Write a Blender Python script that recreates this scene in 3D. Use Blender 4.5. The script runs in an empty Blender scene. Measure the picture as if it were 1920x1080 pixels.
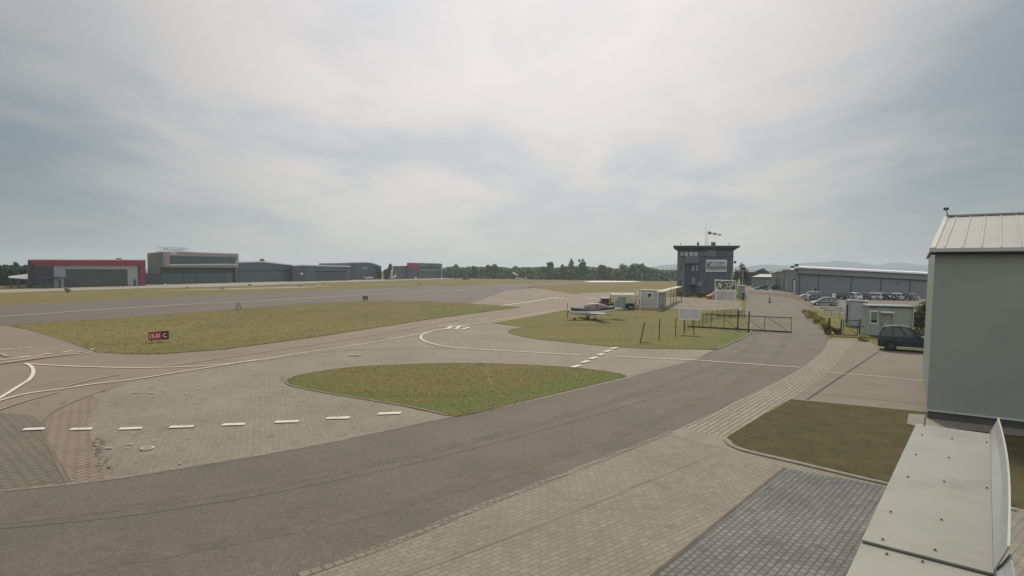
import bpy, bmesh, math, random
from mathutils import Vector, Matrix
random.seed(7)
D = bpy.data
SC = bpy.context.scene
COL = SC.collection
rad = math.radians

# ------------------------------------------------------------------ camera
F = 1100.0            # focal length in pixels of a 1920 px wide frame
CH = 5.6              # camera height
PITCH, ROLL, HY = math.atan(0.065), 0.008, 507.5
PPY = HY + F * math.tan(PITCH)
fw = Vector((0, math.cos(PITCH), -math.sin(PITCH)))
rt0 = Vector((1, 0, 0)); up0 = rt0.cross(fw)
rt = rt0 * math.cos(ROLL) + up0 * math.sin(ROLL)
up = up0 * math.cos(ROLL) - rt0 * math.sin(ROLL)
cam = D.cameras.new('camera'); camo = D.objects.new('camera', cam); COL.objects.link(camo)
m = Matrix((rt, up, -fw)).transposed().to_4x4(); m.translation = Vector((0, 0, CH)); camo.matrix_world = m
cam.sensor_width = 36; cam.lens = F / 1920 * 36
cam.shift_y = (PPY - 540) / 1920
cam.clip_start = 0.1; cam.clip_end = 20000
SC.camera = camo

# ------------------------------------------------------------------ light and sky
SUN_EL, SUN_AZ = rad(48), rad(14)
sl = D.lights.new('sun', 'SUN'); so = D.objects.new('sun', sl); COL.objects.link(so)
sl.energy = 2.3; sl.angle = rad(10); sl.color = (1, .90, .76)
sd = Vector((math.sin(SUN_AZ) * math.cos(SUN_EL), math.cos(SUN_AZ) * math.cos(SUN_EL), math.sin(SUN_EL)))
so.rotation_euler = sd.to_track_quat('Z', 'Y').to_euler()
W = D.worlds.new('World'); SC.world = W; W.use_nodes = True
nt = W.node_tree; nt.nodes.clear()
def N(t, **k):
    n = nt.nodes.new(t)
    for a, b in k.items():
        if a.startswith('i_'): n.inputs[a[2:].replace('_', ' ')].default_value = b
        else: setattr(n, a, b)
    return n
def L(a, b): nt.links.new(a, b)
out = N('ShaderNodeOutputWorld'); bg = N('ShaderNodeBackground'); bg.inputs['Strength'].default_value = .1
sky = N('ShaderNodeTexSky'); sky.sky_type = 'NISHITA'; sky.sun_disc = False; sky.sun_elevation = SUN_EL; sky.sun_rotation = SUN_AZ
tc = N('ShaderNodeTexCoord')
dot = N('ShaderNodeVectorMath', operation='DOT_PRODUCT'); L(tc.outputs['Generated'], dot.inputs[0])
ge, ga = rad(38), rad(0)
dot.inputs[1].default_value = (math.sin(ga) * math.cos(ge), math.cos(ga) * math.cos(ge), math.sin(ge))
sx = N('ShaderNodeSeparateXYZ'); L(tc.outputs['Generated'], sx.inputs[0])
# cloud plane coordinates: direction divided by its height
zz = N('ShaderNodeMath', operation='ADD'); L(sx.outputs['Z'], zz.inputs[0]); zz.inputs[1].default_value = .13
zm = N('ShaderNodeMath', operation='MAXIMUM'); L(zz.outputs[0], zm.inputs[0]); zm.inputs[1].default_value = .06
cx = N('ShaderNodeMath', operation='DIVIDE'); L(sx.outputs['X'], cx.inputs[0]); L(zm.outputs[0], cx.inputs[1])
cy = N('ShaderNodeMath', operation='DIVIDE'); L(sx.outputs['Y'], cy.inputs[0]); L(zm.outputs[0], cy.inputs[1])
cc = N('ShaderNodeCombineXYZ'); L(cx.outputs[0], cc.inputs[0]); L(cy.outputs[0], cc.inputs[1])
mp = N('ShaderNodeMapping'); L(cc.outputs[0], mp.inputs[0])
mp.inputs['Rotation'].default_value = (0, 0, rad(24)); mp.inputs['Scale'].default_value = (.8, .55, 1); mp.inputs['Location'].default_value = (3.35, 1.2, 0)
n1 = N('ShaderNodeTexNoise'); L(mp.outputs[0], n1.inputs['Vector'])
n1.inputs['Scale'].default_value = .95; n1.inputs['Detail'].default_value = 4.5; n1.inputs['Roughness'].default_value = .5; n1.inputs['Distortion'].default_value = .35
n2 = N('ShaderNodeTexNoise'); L(mp.outputs[0], n2.inputs['Vector'])
n2.inputs['Scale'].default_value = 3.4; n2.inputs['Detail'].default_value = 5; n2.inputs['Roughness'].default_value = .55; n2.inputs['Distortion'].default_value = .5
g = N('ShaderNodeValToRGB'); L(dot.outputs['Value'], g.inputs[0])
el = g.color_ramp.elements
el[0].position = .0; el[0].color = (.64, .65, .64, 1); el[1].position = 1; el[1].color = (.70, .675, .66, 1)
for p, c in ((.35, (.50, .51, .50, 1)), (.56, (.20, .22, .22, 1)), (.69, (.31, .33, .33, 1)), (.79, (.41, .415, .405, 1)), (.90, (.53, .52, .505, 1))):
    e = el.new(p); e.color = c
# cloud thickness
r1 = N('ShaderNodeMapRange'); L(n1.outputs['Fac'], r1.inputs['Value']); r1.interpolation_type = 'SMOOTHSTEP'
r1.inputs['From Min'].default_value = .36; r1.inputs['From Max'].default_value = .6; r1.inputs['To Min'].default_value = 0; r1.inputs['To Max'].default_value = 1
r2 = N('ShaderNodeMapRange'); L(n2.outputs['Fac'], r2.inputs['Value'])
r2.inputs['From Min'].default_value = .3; r2.inputs['From Max'].default_value = .7; r2.inputs['To Min'].default_value = -.35; r2.inputs['To Max'].default_value = .35
ad = N('ShaderNodeMath', operation='ADD'); L(r1.outputs[0], ad.inputs[0]); L(r2.outputs[0], ad.inputs[1]); ad.use_clamp = True
tint = N('ShaderNodeMix', data_type='RGBA'); L(ad.outputs[0], tint.inputs['Factor'])
tint.inputs[6].default_value = (.72, .785, .84, 1); tint.inputs[7].default_value = (1.08, 1.04, 1.02, 1)
# patches fade out low over the horizon
fh = N('ShaderNodeMapRange'); L(sx.outputs['Z'], fh.inputs['Value'])
fh.inputs['From Min'].default_value = .0; fh.inputs['From Max'].default_value = .16; fh.inputs['To Min'].default_value = .25; fh.inputs['To Max'].default_value = 1
tf = N('ShaderNodeMix', data_type='RGBA'); fd = N('ShaderNodeMapRange'); L(dot.outputs['Value'], fd.inputs['Value'])
fd.inputs['From Min'].default_value = .78; fd.inputs['From Max'].default_value = .97; fd.inputs['To Min'].default_value = 1; fd.inputs['To Max'].default_value = .5
ff = N('ShaderNodeMath', operation='MULTIPLY'); L(fh.outputs[0], ff.inputs[0]); L(fd.outputs[0], ff.inputs[1]); L(ff.outputs[0], tf.inputs['Factor']); tf.inputs[6].default_value = (.98, .98, .97, 1); L(tint.outputs[2], tf.inputs[7])
mu = N('ShaderNodeMix', data_type='RGBA', blend_type='MULTIPLY'); mu.inputs['Factor'].default_value = 1
L(g.outputs[0], mu.inputs[6]); L(tf.outputs[2], mu.inputs[7])
ax_ = N('ShaderNodeMath', operation='ABSOLUTE'); L(sx.outputs['X'], ax_.inputs[0])
bk = N('ShaderNodeMapRange'); L(ax_.outputs[0], bk.inputs['Value']); bk.interpolation_type = 'SMOOTHSTEP'
bk.inputs['From Min'].default_value = .28; bk.inputs['From Max'].default_value = .72; bk.inputs['To Min'].default_value = 1; bk.inputs['To Max'].default_value = .70
bk.inputs['To Max'].default_value = 0
bc = N('ShaderNodeMix', data_type='RGBA'); L(bk.outputs[0], bc.inputs['Factor']); bc.inputs[6].default_value = (.66, .70, .725, 1); bc.inputs[7].default_value = (1, 1, 1, 1)
sb_ = N('ShaderNodeVectorMath', operation='MULTIPLY'); L(mu.outputs[2], sb_.inputs[0]); L(bc.outputs[2], sb_.inputs[1])
sc10 = N('ShaderNodeMix', data_type='RGBA', blend_type='MULTIPLY'); sc10.inputs['Factor'].default_value = 1
L(sb_.outputs[0], sc10.inputs[6]); sc10.inputs[7].default_value = (10.6, 10.3, 10.2, 1)
mx = N('ShaderNodeMix', data_type='RGBA'); mx.inputs['Factor'].default_value = .93
L(sky.outputs[0], mx.inputs[6]); L(sc10.outputs[2], mx.inputs[7])
L(mx.outputs[2], bg.inputs['Color']); L(bg.outputs[0], out.inputs['Surface'])
SC.view_settings.view_transform = 'Standard'; SC.view_settings.look = 'None'
SC.view_settings.exposure = .42; SC.view_settings.gamma = 1
SC.render.engine = 'CYCLES'
SC.cycles.use_denoising = True
SC.cycles.max_bounces = 6; SC.cycles.diffuse_bounces = 3; SC.cycles.volume_bounces = 1
SC.cycles.transparent_max_bounces = 8

# ------------------------------------------------------------------ pixel to world
def ray(px, py): return (fw + rt * ((px - 960) / F) + up * ((PPY - py) / F))
CP = Vector((0, 0, CH))
def PZ(px, py, z=0.0):
    d = ray(px, py); t = (z - CH) / d.z
    return CP + d * t
def G(px, py): return PZ(px, py, 0)
def PY(px, py, Y):
    d = ray(px, py); return CP + d * (Y / d.y)
def spline(pts, n=6, closed=False):
    P = [Vector((p[0], p[1])) for p in pts]; o = []; k = len(P)
    rng = range(k if closed else k - 1)
    for i in rng:
        if closed: a, b, c, d = P[i-1], P[i], P[(i+1) % k], P[(i+2) % k]
        else: a, b, c, d = P[max(i-1, 0)], P[i], P[i+1], P[min(i+2, k-1)]
        for j in range(n):
            t = j / n
            o.append(.5 * ((2*b) + (c-a)*t + (2*a-5*b+4*c-d)*t*t + (3*b-a-3*c+d)*t**3))
    if not closed: o.append(P[-1])
    return [(v.x, v.y) for v in o]

# ------------------------------------------------------------------ materials
MC = {}
def mat(name, col, rough=.8, var=.12, scale=1.0, bump=0.0, bscale=None, metal=0.0, spec=.3, col2=None, stains=0.0, stscale=.25, stcol=None, fine=0.0, fscale=30, coat=0, alpha=1, stretch=None):
    if name in MC: return MC[name]
    M = D.materials.new(name); M.use_nodes = True; t = M.node_tree; b = t.nodes['Principled BSDF']
    b.inputs['Roughness'].default_value = rough; b.inputs['Metallic'].default_value = metal
    b.inputs['Specular IOR Level'].default_value = spec
    if coat: b.inputs['Coat Weight'].default_value = coat
    geo = t.nodes.new('ShaderNodeNewGeometry')
    vec = geo.outputs['Position']
    if stretch:
        mpn = t.nodes.new('ShaderNodeMapping'); t.links.new(vec, mpn.inputs[0]); mpn.inputs['Rotation'].default_value = (0, 0, stretch[0]); mpn.inputs['Scale'].default_value = stretch[1]; vec = mpn.outputs[0]
    def noise(s, det=4, r=.6):
        n = t.nodes.new('ShaderNodeTexNoise'); n.inputs['Scale'].default_value = s; n.inputs['Detail'].default_value = det; n.inputs['Roughness'].default_value = r
        t.links.new(vec, n.inputs['Vector']); return n.outputs['Fac']
    def mix(f, a, c, mode='MIX'):
        x = t.nodes.new('ShaderNodeMix'); x.data_type = 'RGBA'; x.blend_type = mode
        if isinstance(f, float): x.inputs['Factor'].default_value = f
        else: t.links.new(f, x.inputs['Factor'])
        for s, v in ((6, a), (7, c)):
            if isinstance(v, tuple): x.inputs[s].default_value = (*v[:3], 1)
            else: t.links.new(v, x.inputs[s])
        return x.outputs[2]
    def rng(v, a, b2, c=0., d=1.):
        r = t.nodes.new('ShaderNodeMapRange'); t.links.new(v, r.inputs[0])
        for i, q in enumerate((a, b2, c, d)): r.inputs[i+1].default_value = q
        return r.outputs[0]
    c2 = col2 if col2 else tuple(min(1, c * (1 + var)) for c in col)
    c1 = col if col2 else tuple(c * (1 - var) for c in col)
    c = mix(rng(noise(scale), .35, .65), c1, c2)
    if stains: c = mix(rng(noise(stscale, 6, .65), .52, .68, 0, stains), c, stcol or tuple(x * .45 for x in col))
    if fine:
        c = mix(rng(noise(fscale, 2, .8), .3, .7), mix(1.0, c, (1-fine,)*3, 'MULTIPLY'), mix(1.0, c, (1+fine,)*3, 'MULTIPLY'))
    t.links.new(c, b.inputs['Base Color'])
    if bump:
        bn = t.nodes.new('ShaderNodeBump'); bn.inputs['Strength'].default_value = bump; bn.inputs['Distance'].default_value = .02
        t.links.new(noise(bscale or scale * 20, 4), bn.inputs['Height']); t.links.new(bn.outputs[0], b.inputs['Normal'])
    M['c'] = 1
    MC[name] = M; return M
def paver(name, c1, c2, mortar, rot, w=.2, h=.1, ms=.012, stains=.25, big=.12, bscale=.35, off=.5):
    M = D.materials.new(name); M.use_nodes = True; t = M.node_tree; b = t.nodes['Principled BSDF']
    b.inputs['Roughness'].default_value = .85; b.inputs['Specular IOR Level'].default_value = .25
    geo = t.nodes.new('ShaderNodeNewGeometry')
    mpn = t.nodes.new('ShaderNodeMapping'); t.links.new(geo.outputs['Position'], mpn.inputs[0]); mpn.inputs['Rotation'].default_value = (0, 0, rot)
    br = t.nodes.new('ShaderNodeTexBrick'); t.links.new(mpn.outputs[0], br.inputs['Vector'])
    br.inputs['Color1'].default_value = (*c1, 1); br.inputs['Color2'].default_value = (*c2, 1); br.inputs['Mortar'].default_value = (*mortar, 1)
    br.inputs['Scale'].default_value = 1; br.inputs['Brick Width'].default_value = w; br.inputs['Row Height'].default_value = h
    br.inputs['Mortar Size'].default_value = ms; br.inputs['Mortar Smooth'].default_value = .3; br.inputs['Bias'].default_value = 0; br.offset = off
    def noise(s, det=5):
        n = t.nodes.new('ShaderNodeTexNoise'); n.inputs['Scale'].default_value = s; n.inputs['Detail'].default_value = det; n.inputs['Roughness'].default_value = .65
        t.links.new(geo.outputs['Position'], n.inputs['Vector']); return n.outputs['Fac']
    def rng(v, a, b2, c=0., d=1.):
        r = t.nodes.new('ShaderNodeMapRange'); t.links.new(v, r.inputs[0])
        for i, q in enumerate((a, b2, c, d)): r.inputs[i+1].default_value = q
        return r.outputs[0]
    vals = []
    x = br.outputs['Color']
    for (s, a, b2, lo, hi) in ((bscale, .3, .7, 1 - big, 1 + big), (.09, .35, .65, 1 - big * .6, 1 + big * .6), (2.2, .55, .75, 1, 1 - stains), (9., .6, .8, 1, 1 - stains * .6)):
        v = rng(noise(s), a, b2, lo, hi)
        cb = t.nodes.new('ShaderNodeVectorMath'); cb.operation = 'SCALE'; t.links.new(x, cb.inputs[0]); t.links.new(v, cb.inputs['Scale']); x = cb.outputs[0]
    t.links.new(x, b.inputs['Base Color'])
    bn = t.nodes.new('ShaderNodeBump'); bn.inputs['Strength'].default_value = .25; bn.inputs['Distance'].default_value = .006; bn.invert = True
    t.links.new(br.outputs['Fac'], bn.inputs['Height']); t.links.new(bn.outputs[0], b.inputs['Normal'])
    return M

# ------------------------------------------------------------------ mesh builder
class MB:
    def __init__(s): s.v = []; s.f = []
    def add(s, v, f):
        o = len(s.v); s.v += [tuple(x) for x in v]; s.f += [tuple(i + o for i in q) for q in f]; return s
    def box(s, x0, x1, y0, y1, z0, z1, M=None):
        v = [Vector(p) for p in ((x0,y0,z0),(x1,y0,z0),(x1,y1,z0),(x0,y1,z0),(x0,y0,z1),(x1,y0,z1),(x1,y1,z1),(x0,y1,z1))]
        if M: v = [M @ p for p in v]
        return s.add(v, [(0,3,2,1),(4,5,6,7),(0,1,5,4),(1,2,6,5),(2,3,7,6),(3,0,4,7)])
    def prism(s, pts, d):
        """polygon (3d points) extruded along vector d"""
        n = len(pts); d = Vector(d); P = [Vector(p) for p in pts]
        nr = sum(((P[i].cross(P[(i+1) % n])) for i in range(n)), Vector())
        if nr.dot(d) > 0: P.reverse()
        return s.add(P + [p + d for p in P], [tuple(range(n)), tuple(range(2*n-1, n-1, -1))] + [(i, i+n, (i+1) % n + n, (i+1) % n) for i in range(n)])
    def tube(s, p0, p1, r0, r1=None, n=8):
        p0, p1 = Vector(p0), Vector(p1); r1 = r0 if r1 is None else r1
        q = (p1 - p0).to_track_quat('Z', 'Y'); a = []; b = []
        for i in range(n):
            w = Vector((math.cos(2*math.pi*i/n), math.sin(2*math.pi*i/n), 0))
            a.append(p0 + q @ (w * r0)); b.append(p1 + q @ (w * r1))
        return s.add(a + b, [tuple(range(n-1, -1, -1)), tuple(range(n, 2*n))] + [(i, (i+1) % n, (i+1) % n + n, i + n) for i in range(n)])
    def bar(s, p0, p1, w, h=None):
        p0, p1 = Vector(p0), Vector(p1); h = h or w; d = (p1 - p0).normalized()
        u = Vector((0, 0, 1)) if abs(d.z) < .95 else Vector((0, 1, 0))
        a = d.cross(u).normalized() * w / 2; b = a.cross(d).normalized() * h / 2
        P = [p0-a-b, p0+a-b, p0+a+b, p0-a+b]; Q = [p + (p1 - p0) for p in P]
        return s.add(P + Q, [(0,1,2,3),(7,6,5,4),(0,4,5,1),(1,5,6,2),(2,6,7,3),(3,7,4,0)])
    def loft(s, rings, caps=True):
        n = len(rings[0]); v = [p for r in rings for p in r]; f = []
        for k in range(len(rings) - 1):
            for i in range(n):
                f.append((k*n+i, k*n+(i+1) % n, (k+1)*n+(i+1) % n, (k+1)*n+i))
        if caps: f += [tuple(range(n-1, -1, -1)), tuple(range((len(rings)-1)*n, len(rings)*n))]
        return s.add(v, f)
    def build(s, name, material, parent=None, smooth=False, bevel=0):
        me = D.meshes.new(name); me.from_pydata(s.v, [], s.f); me.validate()
        bm = bmesh.new(); bm.from_mesh(me); bmesh.ops.recalc_face_normals(bm, faces=bm.faces); bm.to_mesh(me); bm.free()
        me.materials.append(material)
        if smooth:
            for p in me.polygons: p.use_smooth = True
        o = D.objects.new(name, me); COL.objects.link(o)
        if parent: o.parent = parent
        if bevel:
            b = o.modifiers.new('bevel', 'BEVEL'); b.width = bevel; b.segments = 2; b.limit_method = 'ANGLE'
        return o
def tag(o, label=None, cat=None, group=None, kind=None):
    if label: o['label'] = label
    if cat: o['category'] = cat
    if group: o['group'] = group
    if kind: o['kind'] = kind
    return o
def empty(name, loc, rz=0.0, label=None, cat=None, group=None):
    o = D.objects.new(name, None); COL.objects.link(o); o.location = loc; o.rotation_euler = (0, 0, rz); o.empty_display_size = .3
    return tag(o, label, cat, group)
def kids(o): return [c for c in D.objects if c.parent == o]
def copy_tree(o, loc=None, rz=None, label=None, group=None, parent=None):
    c = o.copy(); COL.objects.link(c)
    if parent: c.parent = parent
    if loc is not None: c.location = loc
    if rz is not None: c.rotation_euler = (0, 0, rz)
    if label: c['label'] = label
    if group: c['group'] = group
    for k in kids(o): copy_tree(k, parent=c)
    return c
def recolour(root, name, material):
    for k in kids(root):
        if k.name.split('.')[0] == name:
            k.data = k.data.copy(); k.data.materials[0] = material
def text_obj(s, size, material, parent, loc, rot=(rad(90), 0, 0), name='lettering', ext=.01, sx=1.0, align='CENTER', bold=0.0):
    cu = D.curves.new('t', 'FONT'); cu.body = s; cu.size = size; cu.extrude = ext; cu.align_x = align; cu.align_y = 'CENTER'; cu.offset = bold
    to = D.objects.new('t', cu); COL.objects.link(to)
    me = D.meshes.new_from_object(to.evaluated_get(bpy.context.evaluated_depsgraph_get()))
    D.objects.remove(to); me.materials.clear(); me.materials.append(material); me.name = name
    o = D.objects.new(name, me); COL.objects.link(o); o.parent = parent; o.location = loc; o.rotation_euler = rot; o.scale = (sx, 1, 1)
    return o

# ------------------------------------------------------------------ ground sheets
def sheet(name, pts, z, material, label=None):
    """flat ground polygon through photo pixels, laid on the ground"""
    mb = MB(); P = [G(*p) for p in pts]
    mb.add([(p.x, p.y, z) for p in P], [tuple(range(len(P)))])
    me = D.meshes.new(name); me.from_pydata(mb.v, [], mb.f)
    bm = bmesh.new(); bm.from_mesh(me)
    for f in bm.faces:
        f.normal_update()
        if f.normal.z < 0: f.normal_flip()
    bmesh.ops.triangulate(bm, faces=bm.faces, ngon_method='EAR_CLIP'); bm.to_mesh(me); bm.free()
    me.materials.append(material)
    o = D.objects.new(name, me); COL.objects.link(o); o['kind'] = 'structure'
    return o
def stripe(name, pts, width, z, material, smooth=True, n=5):
    P = [G(*p) for p in (spline(pts, n) if smooth else pts)]
    v = []; f = []
    for i, p in enumerate(P):
        a = P[max(i-1, 0)]; b = P[min(i+1, len(P)-1)]; d = (b - a); d.z = 0; d.normalize(); s = Vector((-d.y, d.x, 0)) * width / 2
        v += [(p.x+s.x, p.y+s.y, z), (p.x-s.x, p.y-s.y, z)]
        if i: f.append((2*i-2, 2*i-1, 2*i+1, 2*i))
    o = MB().add(v, f).build(name, material)
    me = o.data
    bm = bmesh.new(); bm.from_mesh(me)
    for q in bm.faces:
        q.normal_update()
        if q.normal.z < 0: q.normal_flip()
    bm.to_mesh(me); bm.free()
    o['kind'] = 'structure'; return o
def kerb(name, pts, width, h, material, n=5):
    P = [G(*p) for p in spline(pts, n)]; rings = []
    for i, p in enumerate(P):
        a = P[max(i-1, 0)]; b = P[min(i+1, len(P)-1)]; d = (b - a); d.z = 0; d.normalize(); s = Vector((-d.y, d.x, 0)) * width / 2
        rings.append([(p.x+s.x, p.y+s.y, 0), (p.x-s.x, p.y-s.y, 0), (p.x-s.x, p.y-s.y, h), (p.x+s.x, p.y+s.y, h)])
    o = MB().loft(rings).build(name, material); o['kind'] = 'structure'; return o
# ================================================================== SETTING: ground
m_grass = mat('dry_grass', (0.177, 0.144, 0.057), .95, scale=.25, col2=(0.132, 0.127, 0.047), stains=.5, stscale=.06, stcol=(0.224, 0.183, 0.083), fine=.14, fscale=6, bump=.4, bscale=12, spec=.1, stretch=(rad(20), (1, .35, 1)))
m_grass_b = mat('greener_grass', (0.177, 0.147, 0.059), .95, scale=.4, col2=(0.139, 0.135, 0.050), stains=.8, stscale=.22, stcol=(0.078, 0.124, 0.031), fine=.16, fscale=14, bump=.5, bscale=20, spec=.1, stretch=(rad(-12), (.35, 1, 1)))
m_dirt = mat('scruffy_turf', (0.094, 0.081, 0.039), .95, scale=1.2, col2=(0.067, 0.062, 0.030), stains=.6, stscale=.8, stcol=(0.115, 0.094, 0.053), fine=.22, fscale=25, bump=.6, bscale=30, spec=.1)
m_run = mat('runway_asphalt', (.125, .107, .092), .85, scale=.08, var=.08, stains=.35, stscale=.05, stcol=(.095, .083, .075), fine=.05, fscale=5, stretch=(rad(20.6), (1.4, .12, 1)))
m_taxi = mat('taxiway_asphalt', (.20, .168, .128), .85, scale=.2, var=.09, stains=.45, stscale=.12, stcol=(.125, .105, .085), fine=.08, fscale=12)
m_road = mat('road_asphalt', (.128, .112, .090), .85, scale=.35, var=.10, stains=.4, stscale=.15, stcol=(.092, .080, .066), fine=.26, fscale=16, bump=.5, bscale=60)
m_kerb = mat('kerb_concrete', (.21, .19, .15), .85, scale=3, var=.15, stains=.4, stscale=2)
m_drive = mat('driveway_concrete', (.175, .155, .122), .85, scale=.5, var=.07, stains=.4, stscale=.3, stcol=(.13, .112, .088), fine=.05, fscale=40)
m_white = mat('marking_paint', (.60, .56, .49), .7, scale=2, var=.12, stains=.6, stscale=3, stcol=(.32, .28, .24))
m_faint = mat('worn_marking_paint', (.31, .275, .225), .8, scale=2, var=.12, stains=.6, stscale=2, stcol=(.2, .17, .14))
m_red = mat('red_marking_paint', (.25, .17, .14), .8, scale=2, var=.2, stains=.5, stscale=2)
m_joint = mat('dark_joint', (.07, .06, .05), .9)
m_pale = mat('pale_concrete', (.42, .40, .36), .8, scale=.5)
m_pave_far = paver('light_block_paving', (.245, .220, .170), (.215, .194, .150), (.165, .145, .112), rad(-60), .24, .16, .014, .4, .10)
m_pave_dk = paver('dark_block_paving', (.168, .152, .118), (.15, .136, .104), (.118, .106, .082), rad(-75), .28, .28, .05, .3, .10)
m_pave_pk = paver('pink_block_paving', (.245, .195, .15), (.215, .172, .132), (.09, .07, .06), rad(-75), .36, .22, .018, .3, .08)
m_pave_fg = paver('beige_block_paving', (.242, .222, .172), (.200, .186, .146), (.150, .136, .108), rad(-39), .25, .14, .012, .25, .08)
m_pave_bl = paver('blue_grey_block_paving', (.185, .19, .178), (.130, .136, .130), (.092, .094, .087), rad(-48), .19, .135, .024, .35, .22, bscale=.6)
m_strip = paver('pale_strip_paving', (.275, .25, .195), (.24, .218, .172), (.105, .093, .073), rad(-52), 1.2, .20, .026, .2, .08)
m_strip.node_tree.nodes['Principled BSDF'].inputs['Roughness'].default_value = .9

gm = MB(); R = 3600
gm.add([(-R, -60, 0), (R, -60, 0), (R, R, 0), (-R, R, 0)], [(0, 1, 2, 3)])
gr = gm.build('ground', m_grass); gr['kind'] = 'structure'

run_far = [(-300, 589), (0, 573.6), (240, 560.5), (480, 549), (700, 541), (900, 534.6), (1080, 529.6), (1190, 528)]
run_near = [(1190, 529.5), (1100, 531.2), (990, 536.5), (975, 540), (940, 575), (860, 568), (780, 564), (700, 564), (600, 568), (480, 577), (233, 595.5), (0, 611), (-300, 636)]
taxi = [(-300, 636), (0, 611), (12, 611.5), (50, 618), (100, 632), (150, 650), (180, 661), (240, 664.5), (300, 665), (420, 656), (600, 632), (800, 600), (900, 586.5), (975, 577), (975, 576), (940, 573), (880, 570), (950, 545), (1000, 540),
        (1080, 552), (1100, 549), (1190, 547), (1190, 560), (1280, 560), (1280, 580), (1130, 579.5), (1062, 581), (1000, 592.5), (920, 606), (985, 613.6), (958, 618.5), (953, 624), (985, 633), (1050, 641), (1180, 653), (1340, 656.5), (1305, 675), (1190, 704), (845, 782), (600, 834), (400, 869), (200, 901), (0, 923), (-400, 965)]
sheet('runway', run_far + run_near, .010, m_run)
sheet('taxiway', taxi, .016, m_taxi)
lightp = [(165, 744), (200, 730), (240, 716.5), (330, 704), (450, 684), (560, 663), (700, 641), (850, 616), (920, 606.2), (985, 613.8), (958, 618.6), (953, 624), (985, 633), (1050, 641), (1180, 653), (1340, 656.5), (1305, 675), (1190, 704), (845, 782), (600, 834), (400, 869), (190, 902), (165, 830), (135, 780)]
sheet('apron_paving', lightp, .022, m_pave_far)
sheet('dark_paving', [(-400, 770), (0, 775), (60, 780), (85, 800), (105, 850), (128, 909), (0, 922.5), (-400, 964)], .022, m_pave_dk)
pinkc = [(170, 744), (128, 764), (92, 786), (86, 810), (100, 845), (135, 908), (196, 901), (186, 862), (172, 820), (163, 790), (190, 752)]
sheet('pink_paving_band', spline(pinkc[:6], 4) + pinkc[6:], .026, m_pave_pk)
stripe('paving_edge', [(230, 722), (165, 744), (110, 768), (84, 788), (82, 812), (98, 850), (128, 910)], .10, .030, mat('brown_edge', (.16, .13, .10), .9))
road = [(-400, 966), (0, 922.5), (200, 901), (400, 869), (600, 834), (845, 782), (1190, 704), (1305, 675), (1345, 656), (1385, 640), (1407, 628), (1409, 615), (1400, 600), (1396, 585), (1400, 570), (1402, 556), (1396, 545), (1396, 538), (1422, 538), (1430, 541), (1408, 546), (1406, 549), (1440, 551), (1470, 555), (1486, 559), (1510, 570), (1530, 588), (1500, 583), (1520, 603), (1545, 622), (1552, 632), (1546, 655), (1515, 683), (1480, 704), (1400, 745), (1275, 805), (1260, 810), (1100, 873), (900, 950), (740, 1018), (560, 1082), (300, 1180), (-400, 1500)]
sheet('road', road, .028, m_road)
stripe('road_edge', [(-100, 934), (0, 923), (200, 901.5), (400, 869.5), (600, 834.5), (845, 782.5)], .14, .036, m_kerb)
stripe('road_edge', [(845, 782), (950, 762), (1060, 737), (1190, 706)], .22, .036, m_kerb)
grass_mid = [(20, 611), (100, 603), (233, 596), (480, 577.5), (600, 568.5), (700, 564.5), (780, 564.5), (860, 568), (940, 573), (975, 576.5), (900, 586), (800, 599.5), (600, 630), (420, 655.5), (300, 664), (240, 664), (180, 661), (150, 650), (100, 632), (50, 618)]
sheet('lawn', grass_mid, .03, m_grass)
isl = spline([(535, 716), (548, 708), (590, 699), (640, 692), (700, 687), (830, 682.5), (950, 683.5), (1080, 691), (1165, 702), (1160, 711), (1060, 735), (950, 762), (870, 780), (840, 780), (760, 763), (640, 743), (570, 730), (543, 723)], 4, True)
sheet('lawn', isl, .045, m_grass_b)
kerb('kerb', [(1120, 696), (1080, 691), (950, 683.5), (830, 682.5), (700, 687), (640, 692), (590, 699), (548, 708), (535, 716), (543, 723), (570, 730), (640, 743), (760, 763), (838, 780)], .10, .06, m_kerb)
gp = spline([(958, 617.5), (953, 624), (985, 633), (1050, 641), (1180, 653), (1335, 656)], 4) + [(1345, 655), (1380, 640), (1400, 630), (1404, 618), (1396, 600), (1392, 585), (1395, 572), (1400, 556), (1393, 548), (1260, 560), (1240, 579), (1130, 579.5), (1062, 581), (1000, 592.5), (920, 606), (985, 613.5)]
sheet('lawn', gp, .045, m_grass_b)
kerb('kerb', [(1345, 656), (1380, 641), (1402, 630), (1408, 620), (1402, 602)], .12, .09, m_kerb)
stripe('grass_edge', [(915, 608), (950, 601), (1000, 592.5), (1062, 581)], .3, .05, m_faint)
sheet('far_pavement', [(1240, 579), (1240, 562), (1270, 556), (1340, 563), (1390, 566), (1388, 578), (1340, 583)], .052, mat('dusty_concrete', (.19, .165, .115), .9, scale=.3, stains=.5, stscale=.2))
sheet('far_apron', [(-200, 549), (0, 543.5), (60, 541), (271, 535.5), (445, 530), (560, 526.8), (720, 523.3), (830, 521.5), (870, 521.8), (600, 530), (420, 537), (250, 541), (120, 545), (0, 549)], .012, mat('far_concrete', (.27, .25, .21), .85, scale=.1))
sheet('far_track', [(280, 546), (430, 540.3), (540, 537.8), (640, 536), (560, 540), (470, 542)], .012, mat('tan_concrete', (.24, .21, .16), .85, scale=.1))
sheet('far_apron', [(830, 521.5), (1180, 525.6), (1250, 527), (1180, 526.3), (1000, 524.2), (870, 522.8)], .012, MC['far_concrete'])
sheet('far_apron', [(1092, 527.8), (1120, 526.6), (1190, 527), (1205, 527.6), (1180, 528.6), (1110, 528.8)], .02, mat('white_concrete', (.62, .61, .59), .6, scale=.1, var=.03))

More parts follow.
